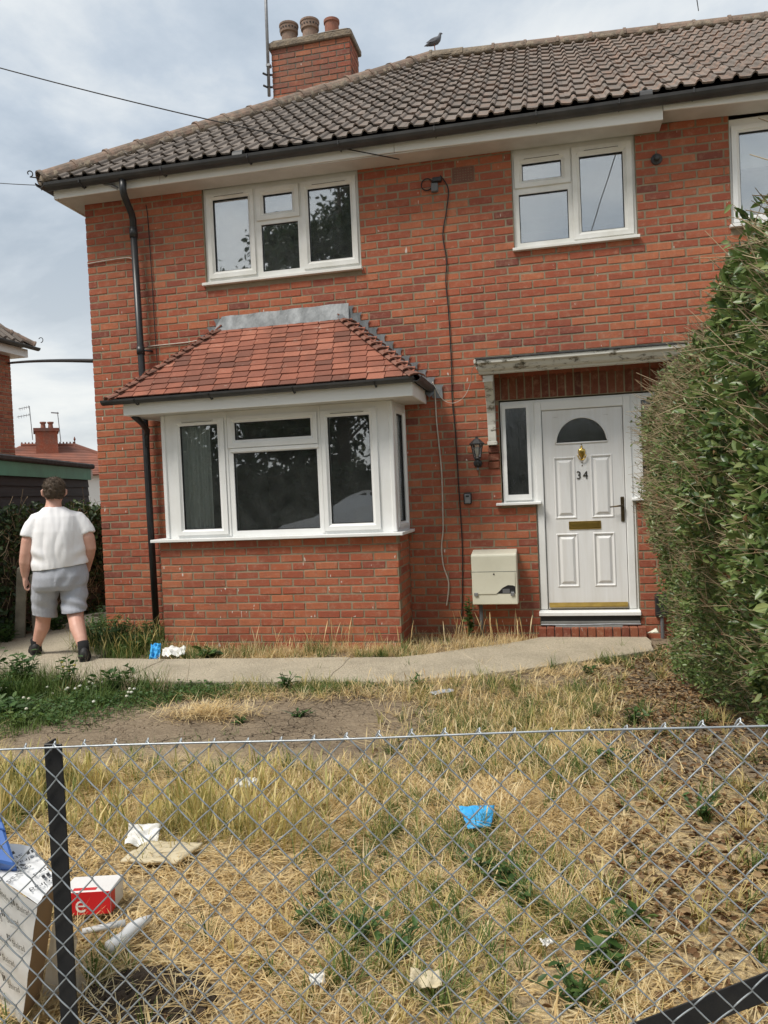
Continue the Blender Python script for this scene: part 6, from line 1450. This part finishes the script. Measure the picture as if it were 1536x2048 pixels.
# ------------------------------------------------------------------ ivy covered fence at the left, posts
ivy = thing('ivy_fence', 'ivy covered boundary fence behind the walking man', 'ivy fence', (-1.2, 2.0, 0))
for k in range(46):
    y0 = -1.6+k*.16; q = MB(); q.box(-1.30, -1.28, y0, y0+.148, .02, 1.38+rng.uniform(-.02, .02)); q.build('board', 'weathered_wood', ivy)
n = 26000; iy_ = nr.uniform(-1.7, 5.6, n); iz_ = nr.uniform(.02, 1.66, n)**.93; ix_ = -1.2+nr.normal(0, .07, n)+.12*(fbm(iy_*2, iz_*2, 161)-.5)
tp = 1.48+.16*(fbm(iy_*2.4, iy_*0, 163)-.5)+.06*(fbm(iy_*7, iy_*0, 164)-.5)+.015*(iy_)*0
ok = (iz_ < tp) & (nr.uniform(0, 1, n) < .25+.75*sm_(.3, .55, fbm(iy_*3, iz_*3, 165))); iy_, iz_, ix_ = iy_[ok], iz_[ok], ix_[ok]; n = len(ix_)
leaves('foliage', 'ivy', np.stack([ix_, iy_, iz_], 1), np.stack([nr.normal(.3, .5, n), nr.normal(-.2, .6, n), nr.normal(-.2, .6, n)], 1), np.stack([nr.normal(.6, .4, n), nr.normal(-.4, .4, n), nr.normal(.4, .4, n)], 1), nr.uniform(.03, .065, n), nr.uniform(.025, .05, n), ivy)
def ivytwigs(n):
    q = MB()
    for k in range(n):
        y0, z0 = rng.uniform(-1.6, 5), rng.uniform(.1, 1.4); p = Vector((-1.17+rng.uniform(-.05, .08), y0, z0)); pts = [p]
        for i in range(3): p = p+Vector((rng.uniform(-.03, .04), rng.uniform(-.12, .12), rng.uniform(-.08, .16))); pts.append(p)
        q.rn = rng.random(); q.tube(pts, rng.uniform(.0015, .004), 4)
    q.build('stems', 'twig', ivy, kind='stuff')
ivytwigs(900)
for (x0, y0, h, tl, lab) in ((-.98, -.12, .80, -.10, 'tall leaning mossy concrete post at the left edge'), (-.86, .03, .70, .02, 'shorter upright concrete post beside the leaning one')):
    q = MB(); Mc = Matrix.Translation((x0, y0, 0)) @ Matrix.Rotation(-tl, 4, 'Y') @ Matrix.Rotation(.6, 4, 'Z'); w_ = .052
    prof_c = [[Mc @ Vector((a*w_*s_, b*w_*s_, z)) for a, b in ((-1, -1), (1, -1), (1, 1), (-1, 1))] for z, s_ in ((-.05, 1), (h*.5, 1.0), (h-.06, .97), (h-.015, .85), (h, .5))]
    q.loft(prof_c); tag(q.build('concrete_post', 'concrete_post', bevel=.006), lab, 'post')
q = MB(); q.box(-.135, -.06, .42, .50, 0, 1.25); tag(q.build('timber_post', 'weathered_wood', bevel=.004), 'dark timber post standing close to the house corner', 'post')
q = MB(); Mr_ = Matrix.Translation((-.42, .55, 0)); q.lathe([(.20, 0), (.27, .03), (.27, .10), (.24, .15), (.15, .15), (.13, .10)], 14, (-.42, .62, 0)); tag(q.build('rubble_lump', 'concrete_post'), 'grey lump of rubble seen between the man\'s legs', 'rubble')

# ------------------------------------------------------------------ the man walking away
MO = Vector((.19, -1.0, .03)); MF = Vector((-.582, .813, 0)).normalized(); MR = Vector((MF.y, -MF.x, 0))
def W(r_, f_, z_): return MO+MR*r_+MF*f_+Vector((0, 0, z_-.03))
def remesh(mb, voxel, smooth_it=6, disp=None):
    me = mb.mesh('tmp', None, recalc=True); o = bpy.data.objects.new('tmp', me); C.objects.link(o)
    md = o.modifiers.new('r', 'REMESH'); md.mode = 'VOXEL'; md.voxel_size = voxel
    if smooth_it: s_ = o.modifiers.new('s', 'SMOOTH'); s_.iterations = smooth_it; s_.factor = .5
    dg = bpy.context.evaluated_depsgraph_get(); dg.update(); out = bpy.data.meshes.new_from_object(o.evaluated_get(dg)); bpy.data.objects.remove(o)
    if disp:
        co = [v.co.copy() for v in out.vertices]; no = [v.normal.copy() for v in out.vertices]
        for v, c_, n_ in zip(out.vertices, co, no): v.co = c_+n_*disp(c_, n_)
    out.polygons.foreach_set('use_smooth', [True]*len(out.polygons)); out.materials.clear(); return out
def hem(me, cuts, thick=.004):
    bm = bmesh.new(); bm.from_mesh(me)
    for side, co, no in cuts:
        fs = [f_ for f_ in bm.faces if side is None or ((f_.calc_center_median()-MO).dot(MR)+.028)*side > side_off]
        g = list({v for f_ in fs for v in f_.verts})+list({e_ for f_ in fs for e_ in f_.edges})+fs
        bmesh.ops.bisect_plane(bm, geom=g, plane_co=co, plane_no=no, clear_inner=True)
    bmesh.ops.solidify(bm, geom=bm.faces[:], thickness=thick); bm.to_mesh(me); bm.free()
    me.polygons.foreach_set('use_smooth', [True]*len(me.polygons)); return me
side_off = 0.0
def ell(rings, n=20):   # rings: (r, f, z, rx, ry)
    return [[W(a, b, z)+MR*rx*math.cos(2*math.pi*k/n)+MF*ry*math.sin(2*math.pi*k/n) for k in range(n)] for a, b, z, rx, ry in rings]
man = thing('person', 'person in white t-shirt, grey shorts and black shoes walking away', 'person', (MO.x, MO.y, .03))
b = MB()
b.loft(ell([(-.02, .03, 1.452, .048, .05), (-.018, .045, 1.475, .064, .082), (-.016, .045, 1.51, .078, .096), (-.014, .042, 1.56, .086, .104), (-.012, .036, 1.61, .086, .104), (-.012, .03, 1.65, .078, .09), (-.012, .03, 1.680, .045, .055)]))
b.loft(ell([(-.03, -.0, 1.36, .10, .075), (-.03, .0, 1.41, .082, .075), (-.026, .012, 1.45, .069, .068), (-.02, .022, 1.49, .066, .066), (-.018, .03, 1.52, .055, .06)]))
for s_ in (-1, 1): b.tube([W(-.014+s_*.080, .035, 1.525), W(-.014+s_*.099, .026, 1.545), W(-.014+s_*.102, .022, 1.58), W(-.014+s_*.084, .032, 1.595)], [.010, .016, .016, .010], 8)
b.loft(ell([(0, 0, .78, .18, .13), (0, 0, .95, .195, .145), (0, 0, 1.15, .19, .13), (0, 0, 1.28, .17, .10), (-.01, 0, 1.34, .12, .08), (-.02, 0, 1.42, .07, .065)]))
b.tube([W(-.17, 0, 1.29), W(-.218, -.005, 1.235), W(-.255, -.012, 1.12), W(-.280, -.012, 1.01), W(-.290, .005, .93), W(-.298, .03, .84), W(-.299, .04, .795)], [.045, .056, .062, .054, .056, .040, .032], 14)
b.tube([W(.17, 0, 1.29), W(.218, -.012, 1.235), W(.256, -.04, 1.12), W(.272, -.045, 1.03), W(.258, .02, .95), W(.245, .09, .87), W(.225, .13, .80)], [.045, .056, .064, .055, .053, .042, .04], 14)
b.tube([W(-.12, .02, .75), W(-.145, .08, .56), W(-.158, .115, .43), W(-.17, .135, .36), W(-.182, .15, .29), W(-.218, .195, .19), W(-.242, .225, .11), W(-.247, .232, .06)], [.115, .10, .077, .066, .067, .052, .041, .042], 14)
b.tube([W(.115, 0, .75), (W(.108, -.05, .58)), W(.108, -.10, .45), W(.113, -.16, .38), W(.122, -.225, .31), W(.144, -.31, .22), W(.160, -.37, .14), W(.163, -.382, .07)], [.115, .102, .078, .068, .069, .054, .043, .043], 14)
# left hand, loosely closed
hp = W(-.334, .043, .76)
b.tube([W(-.299, .04, .80), W(-.300, .045, .765), W(-.301, .052, .725), W(-.302, .056, .705)], [(.026, .030), (.024, .040), (.022, .042), (.018, .038)], 12, ref=MF)
for k, (fo_, ln_) in enumerate(((-.028, .050), (-.009, .056), (.010, .054), (.028, .044))):
    k0 = W(-.305, .054+fo_, .712); b.tube([k0, k0+Vector((0, 0, -ln_*.55)), k0+MR*.016+Vector((0, 0, -ln_*.92)), k0+MR*.034+Vector((0, 0, -ln_*.75)), k0+MR*.036+Vector((0, 0, -ln_*.45))], [.0098, .0098, .0095, .009, .007], 8)
k0 = W(-.293, .085, .765); b.tube([k0, k0+MF*.012+MR*.012+Vector((0, 0, -.03)), k0+MF*.004+MR*.026+Vector((0, 0, -.058)), k0-MF*.006+MR*.03+Vector((0, 0, -.075))], [.012, .012, .0105, .008], 8)
o = link('body', remesh(b, .0068, 4), 'skin', man)
# t-shirt
b = MB()
b.loft(ell([(.002, -.002, .80, .248, .202), (0, -.006, .90, .246, .200), (0, -.008, 1.0, .246, .196), (0, -.008, 1.10, .240, .186), (0, -.008, 1.2, .236, .172), (0, -.006, 1.28, .222, .152), (-.005, -.002, 1.335, .205, .134), (-.012, 0, 1.375, .165, .112), (-.02, 0, 1.408, .118, .094), (-.026, .004, 1.432, .088, .083)], 28))
b.tube([W(-.12, 0, 1.33), W(-.175, -.002, 1.315), W(-.210, -.006, 1.26), W(-.240, -.010, 1.19), W(-.250, -.012, 1.155)], [.065, .073, .078, .080, .080], 16)
b.tube([W(.12, 0, 1.33), W(.175, -.004, 1.315), W(.210, -.014, 1.26), W(.240, -.028, 1.19), W(.250, -.034, 1.155)], [.065, .073, .078, .081, .081], 16)
def shirt_d(c_, n_):
    l = c_-MO; r_, z_ = l.dot(MR), c_.z; back = l.dot(MF) < 0
    v = .010*abs(math.sin(r_*24+3*mnoise.noise(Vector((r_*3, z_*2.5, 1)))+z_*2.5))*max(0, 1-abs(z_-1.08)/.34)+.010*mnoise.noise(Vector((r_*8, z_*3, l.dot(MF)*5)))+.004*mnoise.noise(Vector((r_*26, z_*9, 4)))-.004
    v += .010*math.sin(z_*42+r_*20*(1 if r_ < 0 else -1))*math.exp(-((abs(r_)-.2)/.07)**2)*math.exp(-((z_-.96)/.10)**2)
    return v
link('t_shirt', hem(remesh(b, .0085, 9, shirt_d), [(None, W(0, 0, .868), (Vector((0, 0, 1))-MR*.09).normalized())]), 'shirt', man)
# shorts
b = MB()
b.loft(ell([(0, .0, .925, .218, .172), (0, -.004, .86, .236, .188), (0, -.010, .78, .246, .20), (-.002, -.008, .70, .246, .198), (-.004, 0, .655, .232, .18)], 26))
b.tube([W(-.118, .0, .74), W(-.135, .035, .64), W(-.148, .07, .54), W(-.152, .09, .46), W(-.150, .105, .34)], [.126, .122, .115, .111, .110], 18)
b.tube([W(.112, -.0, .74), W(.112, -.03, .64), W(.105, -.07, .54), W(.100, -.095, .47), W(.098, -.12, .36)], [.126, .123, .117, .114, .113], 18)
def shorts_d(c_, n_):
    l = c_-MO; r_, z_ = l.dot(MR), c_.z
    v = .008*math.sin(z_*55+r_*26+4*mnoise.noise(c_*4))*math.exp(-((z_-.52)/.12)**2)*(1 if r_ > 0 else .5)+.009*mnoise.noise(c_*8)+.006*math.sin((r_-z_*.6)*48)*math.exp(-((z_-.72)/.10)**2)*(r_ > -.05)
    return v
link('shorts', hem(remesh(b, .008, 4, shorts_d), [(-1, W(-.15, 0, .405), (Vector((0, 0, 1))+MR*.2).normalized()), (1, W(.1, 0, .445), (Vector((0, 0, 1))-MR*.05).normalized())]), 'shorts', man)
# hair
b = MB()
b.loft(ell([(-.017, -.022, 1.502, .064, .045), (-.016, -.012, 1.53, .083, .08), (-.014, .005, 1.565, .094, .098), (-.013, .018, 1.61, .096, .108), (-.012, .026, 1.655, .086, .10), (-.012, .03, 1.685, .063, .074), (-.012, .032, 1.703, .028, .035)], 20))
hm = remesh(b, .008, 3, lambda c_, n_: .010*mnoise.noise(c_*42)+.006*mnoise.noise(c_*90))
ho = link('hair', hm, 'hair', man)
q = MB()
for v in [hm.vertices[i] for i in rng.sample(range(len(hm.vertices)), min(1500, len(hm.vertices)))]:
    if v.co.z < 1.50: continue
    d_ = (v.normal*.8+Vector((rng.uniform(-.5, .5), rng.uniform(-.5, .5), rng.uniform(-.7, .5)))).normalized(); s_ = d_.orthogonal().normalized()*.0016; l_ = rng.uniform(.010, .022)
    q.add([v.co-s_, v.co+s_, v.co+d_*l_], [(0, 1, 2)])
q.build('hair_strands', 'hair', ho, kind='stuff')
# socks and shoes
for (ar, af, az_, hr, hf, yawf) in ((-.244, .228, .10, -.252, .222, -.12), (.161, -.376, .12, .164, -.392, .06)):
    q = MB(); q.tube([W(ar+(-.0 if ar < 0 else -.004), af+(-.022 if ar < 0 else .03), az_+.075), W(ar, af, az_+.01), W(ar-.001, af+.006, .055)], [.050, .047, .05], 14); q.build('sock', 'sock', man, smooth=True)
    fd_ = (MF*math.cos(yawf)+MR*math.sin(yawf)).normalized(); sd_ = Vector((fd_.y, -fd_.x, 0)); hb = W(hr, hf, 0); hb.z = .03
    q = MB(); rings = []
    for t_, hw, ht in ((-.065, .026, .055), (-.058, .036, .085), (-.03, .042, .105), (.02, .044, .098), (.08, .046, .075), (.14, .05, .06), (.19, .046, .048), (.215, .032, .034)):
        c_ = hb+fd_*t_; rings.append([c_+sd_*hw*math.cos(th)*1.0+Vector((0, 0, .022+ht*max(0, math.sin(th))**.75 if math.sin(th) > 0 else .022)) for th in [2*math.pi*k/16 for k in range(16)]])
    q.loft(rings); sh = q.build('shoe', 'shoe', man, smooth=True, recalc=True)
    q = MB(); out_ = [(-.07, .026), (-.06, .038), (-.03, .045), (.03, .046), (.09, .048), (.15, .053), (.20, .048), (.225, .032)]
    pl_ = [hb+fd_*t_+sd_*w_ for t_, w_ in out_]+[hb+fd_*t_-sd_*w_ for t_, w_ in out_[::-1]]
    q.loft([[p_+Vector((0, 0, z)) for p_ in pl_] for z in (0, .024)]); q.build('sole', 'sock', sh, recalc=True)

# ------------------------------------------------------------------ across the road, seen only mirrored in the glass
def tree(label, x, y, h, rad, seed, n=9000, low=1.2, lsz=(.10, .22)):
    t = thing('broadleaf_tree', label, 'tree', (x, y, 0)); R0 = random.Random(seed)
    q = MB(); q.tube([(x, y, -.1), (x+.1, y, h*.25), (x-.05, y+.1, h*.5), (x, y, h*.8)], [.28, .2, .14, .04], 9)
    cl = []
    for k in range(34):
        a, e = R0.uniform(0, 6.28), R0.uniform(0, 1); zz = low+(h-low)*e; rr = rad*math.sin(math.pi*(.12+.80*e))**.7*R0.uniform(.45, .95)
        c = (x+math.cos(a)*rr, y+math.sin(a)*rr, zz); cl.append((*c, R0.uniform(.5, 1.0)*rad*.33)); q.tube([(x, y, max(.5, zz-rr*.6)), ((x+c[0])/2, (y+c[1])/2, zz-rr*.2), c], [.06, .04, .012], 5)
    q.build('trunk', 'bark', t)
    cl = np.array(cl); pick_ = nr.integers(0, len(cl), n); p = cl[pick_, :3]+nr.normal(0, 1, (n, 3))*cl[pick_, 3:4]*np.array([.62, .62, .5]); p[:, 2] = np.maximum(p[:, 2], .3)
    leaves('crown', 'tree_leaf', p, nr.normal(0, 1, (n, 3)), nr.normal(0, 1, (n, 3))+np.array([0, 0, .8]), nr.uniform(*lsz, n), nr.uniform(lsz[0]*.5, lsz[1]*.5, n), t)
tree('tall dark tree across the road mirrored in the upper left window', -1.9, -17.5, 15.5, 3.2, 1, 42000, .8, (.16, .32))
tree('dense tree across the road mirrored in the bay window', -5.5, -18.5, 8.6, 3.6, 2, 12000, .3, (.16, .34))
tree('dense low tree across the road mirrored beside the car', 2.4, -17.0, 6.0, 2.7, 3, 10000, .2, (.16, .32))
tree('wide dense tree further along the road mirrored in the bay', -10.5, -19.0, 9.0, 4.2, 4, 11000, .3, (.18, .36))
hg = thing('roadside_hedge', 'long dark hedge across the road mirrored in the bay window', 'hedge', (-3, -15.6, 0))
n = 26000; hx = nr.uniform(-14, 8, n); hzz = nr.uniform(.02, 2.3, n); leaves('foliage', 'tree_leaf', np.stack([hx, -15.4+nr.normal(0, .22, n), hzz], 1), nr.normal(0, 1, (n, 3)), nr.normal(0, 1, (n, 3))+np.array([0, 1., .8]), nr.uniform(.08, .18, n), nr.uniform(.05, .11, n), hg)
q = MB(); q.box(-14, 8, -15.9, -15.7, 0, 2.1); q.build('stems', 'bark', hg)
car = thing('parked_car', 'white parked car mirrored in the right pane of the bay', 'car', (-.4, -10.6, 0))
side = [(-1.95, .42), (-1.98, .62), (-1.75, .80), (-1.0, .93), (-.25, 1.36), (.1, 1.47), (1.0, 1.50), (1.75, 1.36), (1.95, .95), (2.0, .55), (1.95, .35), (1.55, .28), (-1.6, .28)]
CXo, CYo = .55, -10.6
def carsec(s_, ins): return [Vector((CXo+x*1.0, CYo+s_*(.86-(ins if z > .95 else 0)), z)) for x, z in side]
q = MB(); q.loft([carsec(-1, .16), carsec(-.97, .10), carsec(.97, .10), carsec(1, .16)]); q.build('body', 'car_paint', car, recalc=True)
for s_ in (-1, 1):
    for poly in ([(-.72, .98), (-.15, 1.34), (.18, 1.42), (.22, .98)], [(.30, .98), (.27, 1.42), (.98, 1.43), (1.10, .98)]):
        q = MB(); q.prism([(CXo+x, z) for x, z in poly], CYo+s_*.71, CYo+s_*.728, 'y'); q.build('side_window', 'car_glass', car, recalc=True)
    for x in (-1.25, 1.25):
        q = MB(); q.lathe([(.20, -.1), (.31, -.1), (.32, -.06), (.32, .06), (.31, .1), (.2, .1)], 20, (CXo+x, CYo+s_*.78, .315), Matrix.Rotation(math.pi/2, 4, 'X')); wh = q.build('wheel', 'tyre', car)
        q = MB(); q.lathe([(.02, .10), (.19, .105), (.2, .09), (.2, -.09), (.19, -.105), (.02, -.10)], 16, (CXo+x, CYo+s_*.78, .315), Matrix.Rotation(math.pi/2, 4, 'X')); q.build('rim', 'mast_metal', wh)
q = MB(); q.add([(CXo-.93, CYo-.64, .985), (CXo-.93, CYo+.64, .985), (CXo-.30, CYo+.58, 1.345), (CXo-.30, CYo-.58, 1.345)], [(0, 1, 2, 3)])
for i, v in enumerate(q.V): q.V[i] = (v[0]-.02, v[1], v[2]+.022)
q.build('windscreen', 'car_glass', car)

GR = {'weed': 'weeds growing in the garden', 'cable': 'cables fixed to the house walls', 'overhead wire': 'overhead wires to the house', 'fence post': 'black fence posts', 'post': 'old posts by the ivy fence',
      'aerial': 'aerials on the distant roof', 'paper': 'white paper scraps in the garden', 'tree': 'trees across the road', 'house': 'brick and rendered houses', 'hedge': 'hedges'}
for o in C.objects:
    if o.parent is None and o.get('category') in GR and o.get('kind') is None: o['group'] = GR[o['category']]
